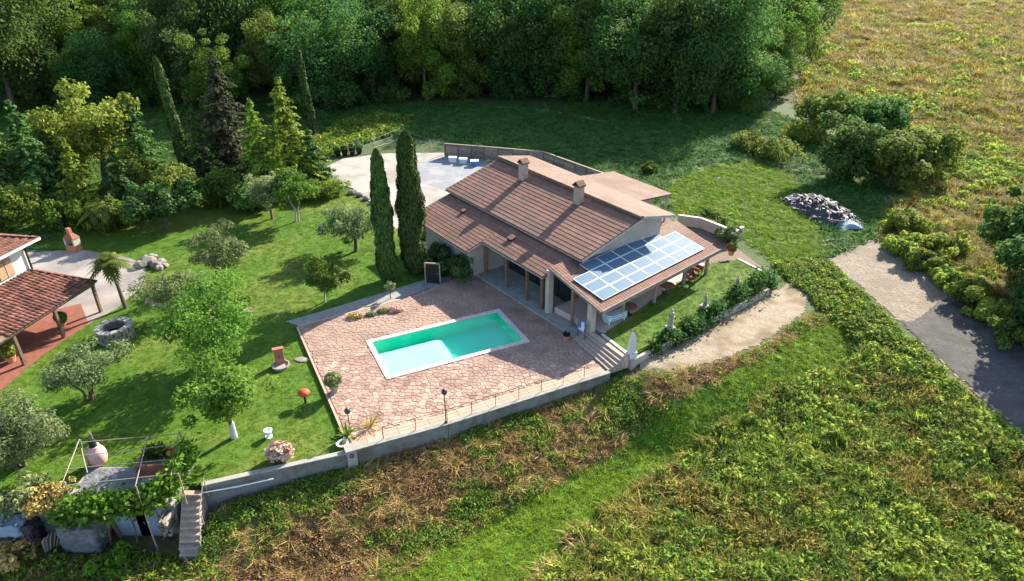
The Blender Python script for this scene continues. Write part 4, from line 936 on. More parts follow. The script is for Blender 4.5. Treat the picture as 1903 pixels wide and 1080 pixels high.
for k in range(NSt):
    t = k/NSt; z = -.03-k*.215; y = 26.15-k*.245; x0, x1 = -17.2+.35*t, -16.25+.45*t
    mb = MB(); mb.prism([(x0-o2.x, y-.34-o2.y), (x1-o2.x, y-.34-o2.y), (x1-o2.x, y-o2.y), (x0-o2.x, y-o2.y)], -2.9-o2.z+(0), z-.05-o2.z)
    mb.build('riser', M['wood_grey'], stt)
    jx = rng.uniform(-.03, .03); jt = rng.uniform(-.02, .02)
    mb = MB(); mb.box(((x0+x1)/2-o2.x+jx, y-.16-o2.y, z-.02-o2.z), (x1-x0+.02, .33, .07), jt, rng.uniform(-.03, .03)); mb.build('tread', M['step'], stt)
mb = MB(); mb.tube([(-17.28-o2.x, 26.3-o2.y, .25-o2.z), (-16.93-o2.x, 23.9-o2.y, -1.9-o2.z)], .045, 6); mb.build('stringer', M['pole'], stt)
mb = MB(); mb.tube([(-16.12-o2.x, 26.3-o2.y, .75-o2.z), (-16.05-o2.x, 25.0-o2.y, -.35-o2.z), (-15.8-o2.x, 23.9-o2.y, -1.6-o2.z)], .025, 6); mb.build('handrail', M['pole'], stt)
for y, z in ((26.25, 0), (24.9, -1.2), (23.95, -2.1)):
    x = -16.1+(26.25-y)*.12; mb = MB(); mb.tube([(x-o2.x, y-o2.y, z-.5-o2.z), (x-o2.x, y-o2.y, z+.7-o2.z)], .03, 6); mb.build('post', M['pole'], stt)
gs = empty('white_pipe', atz(440, 895, .0), label='thin white pipe lying along the foot of the retaining wall', cat='pipe')
mb = MB(); a_, b2 = atz(378, 912, -.1)-gs.location, atz(510, 886, -.1)-gs.location; mb.tube([a_-Vector((0, .15, 0)), (a_+b2)/2-Vector((0, .18, .03)), b2-Vector((0, .15, 0))], .035, 7); mb.build('pipe', M['whitecloth'], gs)
# trellis of thin poles above the shed
tr_ = empty('vine_trellis', atz(235, 900, 0), label='rickety trellis of thin pale poles over the shed roof', cat='trellis')
o3 = tr_.location; TZ = 2.0
def pole(a, b_, r=.03, nm='pole'):
    a, b_ = Vector(a)-o3, Vector(b_)-o3; mid = (a+b_)/2+Vector((rng.uniform(-.04, .04), rng.uniform(-.04, .04), rng.uniform(-.06, .02)))
    mb = MB(); mb.tube([a, mid, b_], [r, r*.9, r*.8], 6); mb.build(nm, M['pole'], tr_)
def tz(px, py, z=TZ): return atz(px, py, z)
for (a, b_) in (((150, 822), (335, 806)), ((140, 848), (332, 826)), ((120, 872), (340, 852)), ((122, 902), (330, 880))): pole(tz(*a), tz(*b_), .022)
for (a, b_) in (((148, 818), (118, 895)), ((275, 810), (252, 905)), ((333, 803), (318, 885)), ((152, 835), (163, 880))): pole(tz(*a)+Vector((0, 0, .05)), tz(*b_)+Vector((0, 0, .05)), .026)
for (px, py) in ((148, 820), (333, 805), (118, 897), (252, 907), (330, 882)):
    q = tz(px, py); pole((q.x, q.y, float(terr(q.x, q.y)) if q.y < 25.2 else 0), q+Vector((.05, 0, .1)), .035, 'upright')
vn = empty('grape_vine', atz(250, 940, 0), label='bright green grape vine sprawling over the shed front', cat='vine')
o4 = vn.location
r = np.random.default_rng(8); P_ = []; 
path = [(135, 945, .6), (180, 938, .7), (230, 935, .75), (280, 925, .9), (315, 900, 1.3), (335, 865, 1.7), (345, 835, 1.7)]
for i in range(len(path)-1):
    a, b_ = atz(*path[i]), atz(*path[i+1]); n = 800 if i < 4 else 520
    t = r.uniform(0, 1, n)[:, None]; c = np.array(a)*(1-t)+np.array(b_)*t
    P_.append(c+r.normal(size=(n, 3))*np.array([.28, .36, .32]))
P_ = np.concatenate(P_); n = len(P_)
V, Q, lv = leaf_quads(P_-np.array(o4), r.normal(size=(n, 3))*.7+np.array([0, -.2, .8]), .2, r, 1.15)
link(bpy.data.objects.new('foliage', npmesh('foliage', V, Q, lv, LM['vine'])), vn)
for k in range(3):
    a = Vector(atz(*path[1+k]))-o4; mb = MB(); mb.tube([(a.x, a.y-.1, -2.0), (a.x+.1, a.y, -1), (a.x, a.y, .4)], [.05, .04, .03], 6); mb.build('stem', M['bark'], vn)
uj = empty('clay_urn', atz(186, 862), label='tall pink clay urn with dark ornament behind the trellis', cat='urn')
mb = MB(); mb.lathe([(.30, 0), (.42, .2), (.50, .5), (.48, .85), (.36, 1.1), (.26, 1.2), (.30, 1.28), (.2, 1.28)], n=18); mb.build('body', M['pink'], uj, smooth=True)
mb = MB(); mb.lathe([(.22, 1.25), (.16, 1.5), (.2, 1.62), (.14, 1.75), (.02, 1.95)], n=10); mb.build('finial', M['dark'], uj)
mb = MB(); mb.tube([(0, 0, 1.8), (.08, 0, 2.05), (.0, .03, 2.25)], [.12, .07, .02], 7); mb.build('bird_ornament', M['stonegrey'], uj)
bp_ = empty('brick_planter', atz(300, 868), R_(4), label='dark red brick planter box with grasses beside the trellis', cat='planter')
for r_ in range(5):
    for k in range(6):
        for s_ in (-1, 1):
            mb = MB(); mb.box((-.75+k*.3+(.15 if r_ % 2 else 0)-.07, s_*.62, .07+r_*.15), (.285, .14, .135)); mb.build('brick', M['brick'], bp_)
    for k in range(4):
        for s_ in (-1, 1):
            mb = MB(); mb.box((s_*.92, -.42+k*.28, .07+r_*.15), (.14, .265, .135)); mb.build('brick', M['brick'], bp_)
MB().prism([(-.84, -.54), (.84, -.54), (.84, .54), (-.84, .54)], .02, .66).build('soil', M['soil'], bp_)
blob(frng, 240, (-.2, .2, .95), (.6, .35, .35), .16, LM['palm'], 'foliage', bp_, el=4, up=.1)
blob(frng, 90, (.6, .2, .85), (.3, .25, .2), .13, M['flower'], 'blossom', bp_)
# tarpaulin covered things
def tarp(name, px, py, z, sx, sy, sz, m_, label, seed, cat='tarpaulin'):
    r = np.random.default_rng(seed); bm = bmesh.new(); bmesh.ops.create_cube(bm, size=1); bmesh.ops.subdivide_edges(bm, edges=bm.edges[:], cuts=7, use_grid_fill=True)
    for v in bm.verts:
        n = v.co.normalized()*.62; v.co = v.co.lerp(n, .12)
        v.co += Vector(r.normal(size=3))*.03+Vector((0, 0, .05*math.sin(v.co.x*11+seed)*math.cos(v.co.y*9)))
        v.co = Vector((v.co.x*sx, v.co.y*sy, (v.co.z+.45)*sz))
    me = bpy.data.meshes.new(name); bm.to_mesh(me); bm.free(); me.materials.append(M[m_]); me.shade_smooth()
    ob = bpy.data.objects.new(name, me); ob.location = atz(px, py, z); return tag(link(ob), label, cat)
tarp('covered_stack', 168, 1008, -2.2, 1.9, 1.3, 1.7, 'tarp_grey', 'grey plastic covered stack left of the blue doors', 2)
tarp('covered_woodpile', 38, 1000, -2.2, 2.6, 1.4, 1.5, 'tarp_dark', 'dark tarpaulin covered heap at the lower left corner', 5)
tarp('blue_sheet_bundle', 22, 985, -1.2, 1.5, .9, .7, 'tarp_blue', 'folded blue sheet on top of the dark covered heap', 9)
for i, (px, py, z, H, R, lm, lb) in enumerate(((35, 935, 0, 1.3, 1.3, 'olive', 'grey green shrub overhanging the left terrace wall'), (92, 940, 0, 1.1, 1.1, 'dry', 'dry brown shrub left of the vine on the wall top'), (30, 1040, -2.3, 1.2, 1.2, 'dry', 'dry twiggy shrub in front of the dark covered heap'), (214, 1052, -2.4, 1.1, .9, 'vine', 'bright green leafy plant in front of the shed doors'), (128, 960, -.3, 1.0, .9, 'bright', 'green creeper hanging over the shed corner'))):
    late_shrubs = globals().setdefault('LATE', []); late_shrubs.append((px, py, z, H, R, lm, lb))
cl = empty('board_stack', atz(105, 1030, -2.4), R_(12), label='leaning stack of old boards beside the grey covered stack', cat='boards')
for k in range(7):
    mb = MB(); mb.box((-.3+k*.1, .1*k, .62), (.06, .28+.05*(k % 3), 1.3+.12*(k % 4)), R_(6*k-14), R_(8), R_(12+3*k)); mb.build('board', M['wood_grey'], cl)
# scrap heap beside the farm road
h0, h1 = at(1458, 358), at(1608, 440)
hp = empty('scrap_heap', (h0+h1)/2, math.atan2((h1-h0).y, (h1-h0).x), label='long heap of scrap sheets and plastic in the tree shade', cat='heap')
def moundz(x, y): return 1.3*max(0, 1-(x/4.6)**2)*max(0, 1-(y/2.4)**2)
mb = MB(); gx = np.linspace(-4.6, 4.6, 24); gy = np.linspace(-2.4, 2.4, 11)
V = [(x, y, moundz(x, y)*(.8+.3*math.sin(x*3.1)*math.cos(y*4.3))-.06) for x in gx for y in gy]
mb.add(V, [(i*11+j, (i+1)*11+j, (i+1)*11+j+1, i*11+j+1) for i in range(23) for j in range(10)]); mb.build('mound', M['tarp_dark'], hp)
for k in range(230):
    x = rng.uniform(-4.0, 4.0); y = float(np.clip(rng.normal()*1.15, -2.3, 2.3))
    mb = MB(); mb.box((x, y, moundz(x, y)+rng.uniform(.0, .22)), (rng.uniform(.25, 1.0), rng.uniform(.06, .26), .03), rng.normal()*.6, rng.uniform(-.5, .5), rng.uniform(-.3, .3)); mb.build('scrap_sheet', M['scrap'], hp)
for x, sz, m_ in ((-4.1, 1.4, 'tarp_grey'), (3.9, 1.7, 'tarp_blue')):
    bm = bmesh.new(); bmesh.ops.create_grid(bm, x_segments=10, y_segments=10, size=.5)
    for v in bm.verts: v.co = Vector((x+v.co.x*sz+.15*math.sin(v.co.y*9), v.co.y*2.6+.12*math.sin(v.co.x*13), .12+.45*(1-(2*v.co.y)**2)*(1-(2*v.co.x)**4)+rng.normal()*.025))
    me = bpy.data.meshes.new('tarpaulin'); bm.to_mesh(me); bm.free(); me.materials.append(M[m_]); link(bpy.data.objects.new('tarpaulin', me), hp)
wpipe = empty('pale_plank', at(1565, 448), label='pale bent plank lying beside the scrap heap', cat='plank')
mb = MB(); mb.box((-.8, .1, .1), (2.4, .16, .06), R_(14)); mb.build('board', M['pole'], wpipe)

# ================================================================== trees
def crown_np(rng, R, zc, zr, nc, nl, ls, el=1.6, squash=.9, hollow=.45):
    d = unit(rng, nc); d[:, 2] = d[:, 2]*.9+.08; rad = rng.uniform(hollow, .98, nc)
    ph = rng.uniform(0, 6.28, 3); az_ = np.arctan2(d[:, 1], d[:, 0]); lob = 1+.22*np.sin(2*az_+ph[0]+2*d[:, 2])+.16*np.sin(3*az_+ph[1]-3*d[:, 2])+.14*np.sin(4*d[:, 2]+ph[2])
    cc = d*(rad*lob)[:, None]*np.array([R, R, zr])+np.array([0, 0, zc])
    cr = rng.uniform(.13, .38, nc)*R
    w_ = cr**2; k = rng.choice(nc, nl, p=w_/w_.sum())
    dd = unit(rng, nl); rr = rng.uniform(.25, 1.08, nl)**.55
    pos = cc[k]+dd*(cr[k]*rr)[:, None]*np.array([1, 1, squash])
    cl = rng.uniform(0, 1, nc)
    V, Q, lv = leaf_quads(pos, dd+rng.normal(size=(nl, 3))*.55+np.array([0, 0, .35]), ls, rng, el, np.clip(cl[k]*.5+rng.uniform(0, .6, nl), 0, 1))
    return V, Q, lv, cc
def trunk_mb(rng, H, r0, cc, lean=(0, 0), nlimb=8, zfork=.35, stems=1):
    mb = MB()
    for s_ in range(stems):
        a = 2*math.pi*s_/stems+rng.uniform(0, 1); off = Vector((math.cos(a), math.sin(a), 0))*(r0*1.1 if stems > 1 else 0)
        sp_ = (.25*H if stems > 1 else .04*H)
        top = Vector((math.cos(a)*sp_+lean[0], math.sin(a)*sp_+lean[1], H*.72))
        pts = [off+Vector((0, 0, -.15)), off+Vector((rng.uniform(-.03, .03)*H, rng.uniform(-.03, .03)*H, H*.2)), (off+top)/2+Vector((rng.uniform(-.05, .05)*H, rng.uniform(-.05, .05)*H, H*.08)), top]
        q = 1/math.sqrt(stems); mb.tube(pts, [r0*1.25*q, r0*.9*q, r0*.6*q, r0*.2*q], 7)
        for k in range(nlimb):
            c = Vector(cc[rng.integers(len(cc))]); t = rng.uniform(.35, .95); b0 = pts[1].lerp(pts[3], t) if t > .3 else pts[1]
            mid = (b0+c)/2+Vector((0, 0, -.05*H)); mb.tube([b0, mid, c], [r0*.38*q, r0*.24*q, r0*.08*q], 5)
    return mb
def hfor(px, py, top):
    p = at(px, py); v = ray(px, top); return CAMH+v[2]*p.y/v[1]-p.z
def broad(name, px, py, H, R, lm, label, seed, nl=4500, ls=.15, zfrac=.6, zr=None, nc=34, bark='bark', r0=None, cat='tree', group=None, stems=1, nlimb=8, el=1.7, p=None, hollow=.45):
    rng = np.random.default_rng(seed); p = p or at(px, py); root = empty(name, p, label=label, cat=cat, group=group)
    zr = zr or H*(1-zfrac)*.92
    V, Q, lv, cc = crown_np(rng, R, H*zfrac, zr, nc, nl, ls, el, hollow=hollow)
    trunk_mb(rng, H, r0 or .035*H+.02, cc, nlimb=nlimb, stems=stems).build('trunk', M[bark], root, smooth=True)
    link(bpy.data.objects.new('crown', npmesh('crown', V, Q, lv, LM[lm])), root); return root
def conifer(name, px, py, H, R, lm, label, seed, ls=.16, dens=1.0, cat='tree', group=None, p=None, top=1.0, spray=1.0):
    rng = np.random.default_rng(seed); p = p or at(px, py); root = empty(name, p, label=label, cat=cat, group=group)
    mb = MB(); mb.tube([(0, 0, -.2), (.02*H, 0, H*.5), (0, 0, H)], [.022*H+.03, .013*H+.02, .012], 7)
    pos = []; nr = []; nw = int(H*2.6)
    for k in range(nw):
        t = (k+rng.uniform(0, .6))/nw; z = H*(.06+.93*t); ln = R*((1-t)**.85)*(1+.22*math.sin(k*1.9))+.08
        for j in range(rng.integers(6, 9)):
            a = rng.uniform(0, 2*math.pi); L_ = ln*rng.uniform(.6, 1.15); drop = rng.uniform(.12, .4)
            q = Vector((math.cos(a)*L_, math.sin(a)*L_, z-drop*L_*.6+.1*L_))
            if j < 4: mb.tube([(0, 0, z), q], [.02, .006], 4, cap=False)
            m = max(6, int(L_*16*dens)); s = rng.uniform(.12, 1.05, m)
            c = np.array([math.cos(a), math.sin(a), 0]); pp = c*(L_*s)[:, None]+np.array([0, 0, z])+np.array([0, 0, 1])*(-drop*L_*s**2*.75+.08*L_*s)[:, None]
            side = np.array([-math.sin(a), math.cos(a), 0]); pp += side*(rng.normal(size=m)*.18*L_*(1.1-s)*spray)[:, None]; pp[:, 2] += rng.normal(size=m)*.05-.05
            pos.append(pp); nr.append(np.tile(c*.5+np.array([0, 0, .9]), (m, 1))+rng.normal(size=(m, 3))*.45)
    pos = np.concatenate(pos); nr = np.concatenate(nr)
    V, Q, lv = leaf_quads(pos, nr, ls, rng, 2.1, np.clip(rng.uniform(0, .75, len(pos))+.3*np.hypot(pos[:, 0], pos[:, 1])/R*.8, 0, 1))
    mb.build('trunk', M['bark'], root); link(bpy.data.objects.new('crown', npmesh('crown', V, Q, lv, LM[lm])), root); return root
def cypress(px, py, H, R, label, seed, lean=(0, 0), n=11000, ls=.13, bare=0, group=None):
    rng = np.random.default_rng(seed); p = at(px, py); root = empty('cypress_tree', p, label=label, cat='tree', group=group)
    def prof(t): return R*np.clip(1.02*(np.clip(t, 0, 1)*6+.35), 0, 1)*(1-np.clip(t, 0, 1)**2.2*.45)*np.where(t > .93, np.sqrt(np.clip((1.0-t)/.07, 0, 1)), 1)
    t = rng.uniform(.015, 1, n); a = rng.uniform(0, 2*math.pi, n); lump = 1+.14*np.sin(a*2+t*11+seed)+.10*np.sin(a*4-t*23)+.06*np.sin(t*47+a*3)
    rr = prof(t)*lump*rng.uniform(.78, 1.06, n)
    lx_ = np.array([lean[0], lean[1]])
    off = lx_[None, :]*(t**1.3)[:, None]
    pos = np.stack([rr*np.cos(a)+off[:, 0], rr*np.sin(a)+off[:, 1], t*H], -1)
    nrm = np.stack([np.cos(a), np.sin(a), np.full(n, .25)], -1)+rng.normal(size=(n, 3))*.4
    nrm /= np.linalg.norm(nrm, axis=1, keepdims=True)
    up = np.array([0, 0, 1.])+rng.normal(size=(n, 3))*.25; tv = up-nrm*(up*nrm).sum(1, keepdims=True); tv /= np.linalg.norm(tv, axis=1, keepdims=True); b = np.cross(nrm, tv)
    s = (ls*rng.uniform(.7, 1.4, n))[:, None]
    V = np.stack([pos-tv*s*1.2, pos+b*s*.45, pos+tv*s*1.3, pos-b*s*.45], 1).reshape(-1, 3); Q = np.arange(4*n).reshape(-1, 4)
    link(bpy.data.objects.new('crown', npmesh('crown', V, Q, np.repeat(rng.uniform(0, 1, n), 4), LM['cypress'])), root)
    ts = np.linspace(0, .97, 14); mb = MB(); mb.tube([(lean[0]*q**1.3, lean[1]*q**1.3, q*H-.1) for q in ts], [max(.02, float(prof(np.array(q)))*.35*(1-q)+.03) for q in ts], 8); mb.build('trunk', M['bark'], root)
    return root
cypress(722, 522, 11.2, .80, 'left of the two tall columnar cypresses beside the villa', 1, n=15000, group='twin cypresses by the villa')
cypress(772, 508, 12.2, 1.08, 'right and broader of the two tall cypresses beside the villa', 2, n=19000, group='twin cypresses by the villa')
cypress(355, 345, 14.0, .6, 'very thin leaning cypress among the conifers on the left', 3, lean=(-.6, 0), n=6500, ls=.2)
cypress(582, 252, 12.0, .55, 'very thin cypress standing before the dark wood', 4, lean=(-.5, 0), n=5000, ls=.22)
# garden trees
broad('olive_tree', 170, 745, 3.9, 2.35, 'olive', 'round silvery olive tree with many stems on the front lawn', 11, nl=7000, ls=.09, stems=4, nlimb=6, bark='bark', r0=.16, zfrac=.62, el=2.2)
broad('olive_tree', 40, 870, 4.0, 2.9, 'olive', 'large silvery olive tree at the left frame edge above the wall', 12, nl=9000, ls=.09, stems=3, nlimb=6, r0=.17, zfrac=.58, el=2.2)
broad('garden_tree', 405, 680, 5.6, 3.3, 'bright', 'big bushy bright green tree in the middle of the lawn', 13, nl=11000, ls=.12, zfrac=.56, nc=46)
tb_ = broad('garden_tree', 436, 814, 5.0, 2.6, 'bright', 'leafy bright green tree with whitewashed trunk nearest the wall', 14, nl=8500, ls=.12, zfrac=.66, nc=38, r0=.14)
mb = MB(); mb.tube([(0, 0, -.05), (0, 0, .5), (.02, 0, 1.15)], [.21, .175, .155], 10); mb.build('whitewash', M['limewash'], tb_)
broad('olive_tree', 325, 588, 3.6, 2.1, 'olive', 'small olive tree with forked dark stems beside the driveway', 15, nl=4200, ls=.10, stems=3, r0=.15, zfrac=.68, el=2)
broad('young_tree', 405, 514, 4.6, 2.4, 'olive', 'rounded grey green tree on the lawn before the dark shrub', 16, nl=5200, ls=.12, zfrac=.55, r0=.11)
broad('young_tree', 604, 562, 3.8, 1.8, 'bright', 'slim young tree with pale trunk on the lawn left of the path', 17, nl=3200, ls=.12, zfrac=.62, bark='bark_pale', r0=.07, nc=22)
broad('garden_tree', 662, 468, 4.6, 2.5, 'olive', 'dense light green tree left of the twin cypresses', 18, nl=6500, ls=.13, zfrac=.58)
broad('sapling', 727, 556, 1.7, .6, 'olive', 'tiny pale sapling at the back edge of the terrace', 19, nl=420, ls=.11, zfrac=.7, r0=.04, nc=12)
broad('young_tree', 507, 408, 5.4, 2.3, 'olive', 'light green young tree in front of the yellow conifers', 20, nl=5200, ls=.14, zfrac=.62, r0=.12)
broad('young_tree', 553, 412, 6.0, 2.2, 'bright', 'slender tree with pale double stem on the upper lawn', 21, nl=5000, ls=.14, zfrac=.62, r0=.12, stems=2, bark='bark_pale')
broad('garden_tree', 200, 350, hfor(200, 350, 172), 4.6, 'yellow', 'large yellow green tree among the conifers on the left', 22, nl=8000, ls=.24, zfrac=.62, nc=46)
broad('dark_tree', 312, 425, 4.6, 2.9, 'cypress', 'broad tree by the conifers, dark leaf colour standing in for shade', 23, nl=7000, ls=.2, zfrac=.62)  # grove shadow put into the leaf colour, hence the very dark green
broad('shrub_tree', 45, 420, 5.4, 3.0, 'yellow', 'yellow green shrub tree behind the small white house', 24, nl=5000, ls=.2, zfrac=.5)
broad('shrub_tree', 118, 430, 3.6, 2.2, 'bright', 'green shrub behind the brick garden oven', 25, nl=3200, ls=.17, zfrac=.5)
for i, (px, py, H, R, lm, lb) in enumerate(((135, 352, 6.5, 3.4, 'forest2', 'olive green tree between the spruces on the far left'), (262, 372, 5.5, 3.0, 'yellow', 'yellow green thicket tree left of the leaning cypress'), (345, 385, 4.5, 2.6, 'forest2', 'low bushy tree at the foot of the leaning cypress'),
        (430, 382, 4.2, 2.6, 'bright', 'green bushy tree at the foot of the dark spruce'), (62, 345, 6.0, 3.2, 'bright', 'green tree behind the slim blue spruce'), (215, 425, 3.2, 2.2, 'bright', 'green bush below the feather palm'), (-10, 430, 5.0, 3.0, 'bright', 'green tree cut by the left frame edge'), (470, 392, 3.2, 2.0, 'conifer', 'dark shrub at the foot of the yellow conifers'))):
    broad('grove_tree', px, py, H, R, lm, lb, 300+i, nl=6500, ls=.18, zfrac=.5, nc=44)
broad('hedge_shrub', 612, 366, 1.9, 1.8, 'yellow', 'low yellow green shrub at the courtyard corner', 26, nl=2600, ls=.13, zfrac=.5, cat='shrub')
broad('hedge_shrub', 578, 372, 2.2, 1.7, 'bright', 'low green shrub left of the yellow courtyard shrub', 27, nl=2600, ls=.13, zfrac=.5, cat='shrub')
broad('laurel_bush', 815, 505, 2.6, 1.5, 'cypress', 'dark climbing laurel against the villa wing wall', 29, nl=4200, ls=.12, zfrac=.5, cat='shrub')
broad('laurel_bush', 852, 522, 2.4, 1.6, 'cypress', 'dark rounded laurel bush in the shade of the villa wing', 28, nl=4200, ls=.10, zfrac=.5, cat='shrub')
# conifers
CF = [(440, 338, 90, 4.3, 'conifer_d', 'tall dark brownish spruce rising behind the yellow conifers'), (388, 352, 196, 3.4, 'conifer', 'green spruce right of the thin leaning cypress'),
      (494, 356, 178, 3.1, 'conifer_y', 'yellow green conifer in front of the dark spruce'), (548, 352, 138, 4.0, 'conifer_y', 'taller yellow green conifer with a spiky top'),
      (275, 345, 172, 3.4, 'conifer', 'grey green spruce behind the large yellow tree'), (85, 388, 182, 3.1, 'conifer', 'slim blue green spruce on the far left'),
      (22, 392, 160, 3.6, 'conifer', 'tall spruce at the left frame edge'), (165, 412, 250, 2.4, 'conifer_y', 'small yellow green conifer before the large yellow tree'),
      (240, 398, 275, 2.6, 'conifer', 'bushy low conifer right of the feather palm'), (120, 372, 232, 2.3, 'conifer', 'mid sized spruce between the slim spruce and yellow tree'),
      (588, 350, 235, 2.5, 'conifer', 'fresh green conifer nearest the courtyard')]
for i, (px, py, top, R, lm, lb) in enumerate(CF): conifer('conifer_tree', px, py, hfor(px, py, top), R, lm, lb, 40+i, ls=.22, dens=1.3)
# palms
def palm(px, py, H, nf_, fl_, label, seed, broadleaf=False, lean=0.0):
    r = np.random.default_rng(seed); p = at(px, py); root = empty('palm_tree', p, label=label, cat='tree')
    mb = MB(); mb.tube([(0, 0, -.1), (lean*.3, 0, H*.5), (lean, 0, H)], [.17, .12, .10], 8); mb.build('trunk', M['bark'], root)
    for k in range(nf_):
        a = k*2.399; e = r.uniform(-.25, 1.2); L_ = fl_*r.uniform(.8, 1.1); V = []; Q = []; seg = 9
        sp = [Vector((lean+math.cos(a)*(L_*t*math.cos(e)), math.sin(a)*(L_*t*math.cos(e)), H+L_*t*math.sin(e)-.62*L_*t*t)) for t in np.linspace(0, 1, seg+1)]
        side = Vector((-math.sin(a), math.cos(a), 0))
        for i in range(1, seg+1):
            d = (sp[i]-sp[i-1]); t = i/seg; ll = (.5 if broadleaf else .42)*fl_*.55*math.sin(math.pi*min(1, .15+.8*t))
            for s_ in (-1, 1):
                n0 = len(V); tip = sp[i]+side*s_*ll+d*.8-Vector((0, 0, .22*ll)); w_ = d*(.55 if broadleaf else .36)
                V += [sp[i-1], sp[i-1]+w_, tip, sp[i-1]+side*s_*ll*.5-w_*.2]; Q.append((n0, n0+1, n0+2, n0+3))
        link(bpy.data.objects.new('frond', npmesh('frond', np.array([tuple(v) for v in V]), np.array(Q), np.full(len(V), r.uniform(.25, 1)), LM['palm'])), root)
palm(234, 574, 4.0, 30, 1.85, 'small palm like tree with thin dark trunk beside the driveway', 60, True, -.25)
palm(195, 435, 2.6, 30, 2.3, 'low feather palm with arching fronds behind the driveway', 61)
for i, (px, py, z, H, R, lm, lb) in enumerate(LATE): broad('wall_shrub', px, py, H, R, lm, lb, 400+i, nl=1500, ls=.12, zfrac=.45, cat='shrub', p=atz(px, py, z))
# hedge along the patio wall
hg = empty('patio_hedge', PL[2], label='tangled green hedge climbing along the outer patio wall', cat='hedge')
r = np.random.default_rng(31); P_ = []
hpth = [(1205, 652, .35, .5), (1240, 636, .6, .8), (1290, 608, .7, 1.0), (1340, 575, .6, 1.3), (1390, 547, .8, 1.7), (1432, 522, .8, 1.8)]
for i in range(len(hpth)-1):
    a, b_ = hpth[i], hpth[i+1]; A0, B0_ = np.array(atz(a[0], a[1], .3)), np.array(atz(b_[0], b_[1], .3)); n = 3200
    t = r.uniform(0, 1, n)[:, None]; wd_ = a[2]*(1-t)+b_[2]*t; hh = a[3]*(1-t)+b_[3]*t
    c = A0*(1-t)+B0_*t; c[:, :2] += r.normal(size=(n, 2))*wd_*.5; c[:, 2:] += (r.uniform(-.35, 1, (n, 1))*hh)*(.6+.4*np.sin(t*9+i))
    keep = vnoise(c[:, 0], c[:, 1], 2.2, 3) > -.35; P_.append(c[keep])
P_ = np.concatenate(P_)-np.array(hg.location); n = len(P_)
V, Q, lv = leaf_quads(P_, r.normal(size=(n, 3))+np.array([.1, -.2, .6]), .15, r, 1.5); link(bpy.data.objects.new('foliage', npmesh('foliage', V, Q, lv, LM['forest'])), hg)
mb = MB()
for k in range(16):
    q = P_[r.integers(n)]; mb.tube([(q[0], q[1], -1.0), (q[0]+r.normal()*.1, q[1], -.3), (q[0]+r.normal()*.3, q[1]+r.normal()*.2, q[2]+.3)], [.03, .02, .008], 4)
mb.build('stem', M['bark'], hg)
# shrubs right of the villa
SH = [(1352, 448, 1.3, 1.2, 'olive', 'pale shrub behind the low cream yard wall'), (1320, 418, 1.2, 1.5, 'forest2', 'low scrubby bush on the bank right of the villa'),
      (1440, 290, 2.2, 3.4, 'forest2', 'low yellow brown bush at the sunny end of the meadow'), (1500, 262, 2.8, 3.4, 'yellow', 'yellow bush below the edge of the wood'),
      (1390, 276, 1.8, 2.6, 'forest2', 'small rusty bush in the meadow shade'), (1205, 320, 1.0, 1.1, 'bright', 'small bright weed clump behind the annex roof')]
for i, (px, py, H, R, lm, lb) in enumerate(SH): broad('bush', px, py, H, R, lm, lb, 70+i, nl=int(1500+900*R), ls=.17, zfrac=.45, cat='shrub')
BT = [(1578, 335, 7.5, 4.2, 'forest', 'dark round tree shading the scrap heap'), (1650, 345, 6.0, 3.6, 'forest2', 'broad dark tree right of the scrap heap'), (1530, 250, 6.0, 3.6, 'forest2', 'mid green tree above the yellow bush'),
      (1700, 320, 5.5, 4.2, 'forest2', 'sunlit bushy tree on the field edge right of the scrap heap'), (1625, 262, 6.5, 4.0, 'forest', 'round bushy tree standing in the field edge'),
      (1905, 515, 8.5, 3.4, 'forest', 'dark tree at the right frame edge above the road'), (1960, 590, 10.5, 4.4, 'forest', 'dark tree half out of frame beside the road'), (1975, 500, 11.0, 4.8, 'forest2', 'tall tree beyond the right frame edge'), (2060, 610, 12, 5.0, 'forest', 'big tree beyond the right edge shading the road'), (1940, 640, 6, 3.2, 'forest', 'second tree beyond the right edge beside the road')]
for i, (px, py, H, R, lm, lb) in enumerate(BT): broad('field_tree', px, py, H, R, lm, lb, 90+i, nl=9000, ls=.26, zfrac=.5, nc=50)
RS = [(1668, 470, 1.5, 1.6, 'weed'), (1712, 498, 1.6, 1.7, 'yellow'), (1758, 532, 1.5, 1.6, 'weed'), (1800, 562, 1.7, 1.7, 'yellow'), (1842, 594, 1.6, 1.6, 'weed'), (1690, 430, 2.0, 2.2, 'yellow'), (1760, 470, 1.7, 2.0, 'weed'), (1880, 636, 1.7, 1.7, 'forest2')]
for i, (px, py, H, R, lm) in enumerate(RS): broad('roadside_bush', px, py, H, R, lm, 'leafy %s bush on the right side of the road' % ('golden green' if lm == 'yellow' else 'fresh green' if lm == 'weed' else 'dark green'), 110+i, nl=4200, ls=.17, zfrac=.45, cat='shrub', group='bushes along the far side of the road')

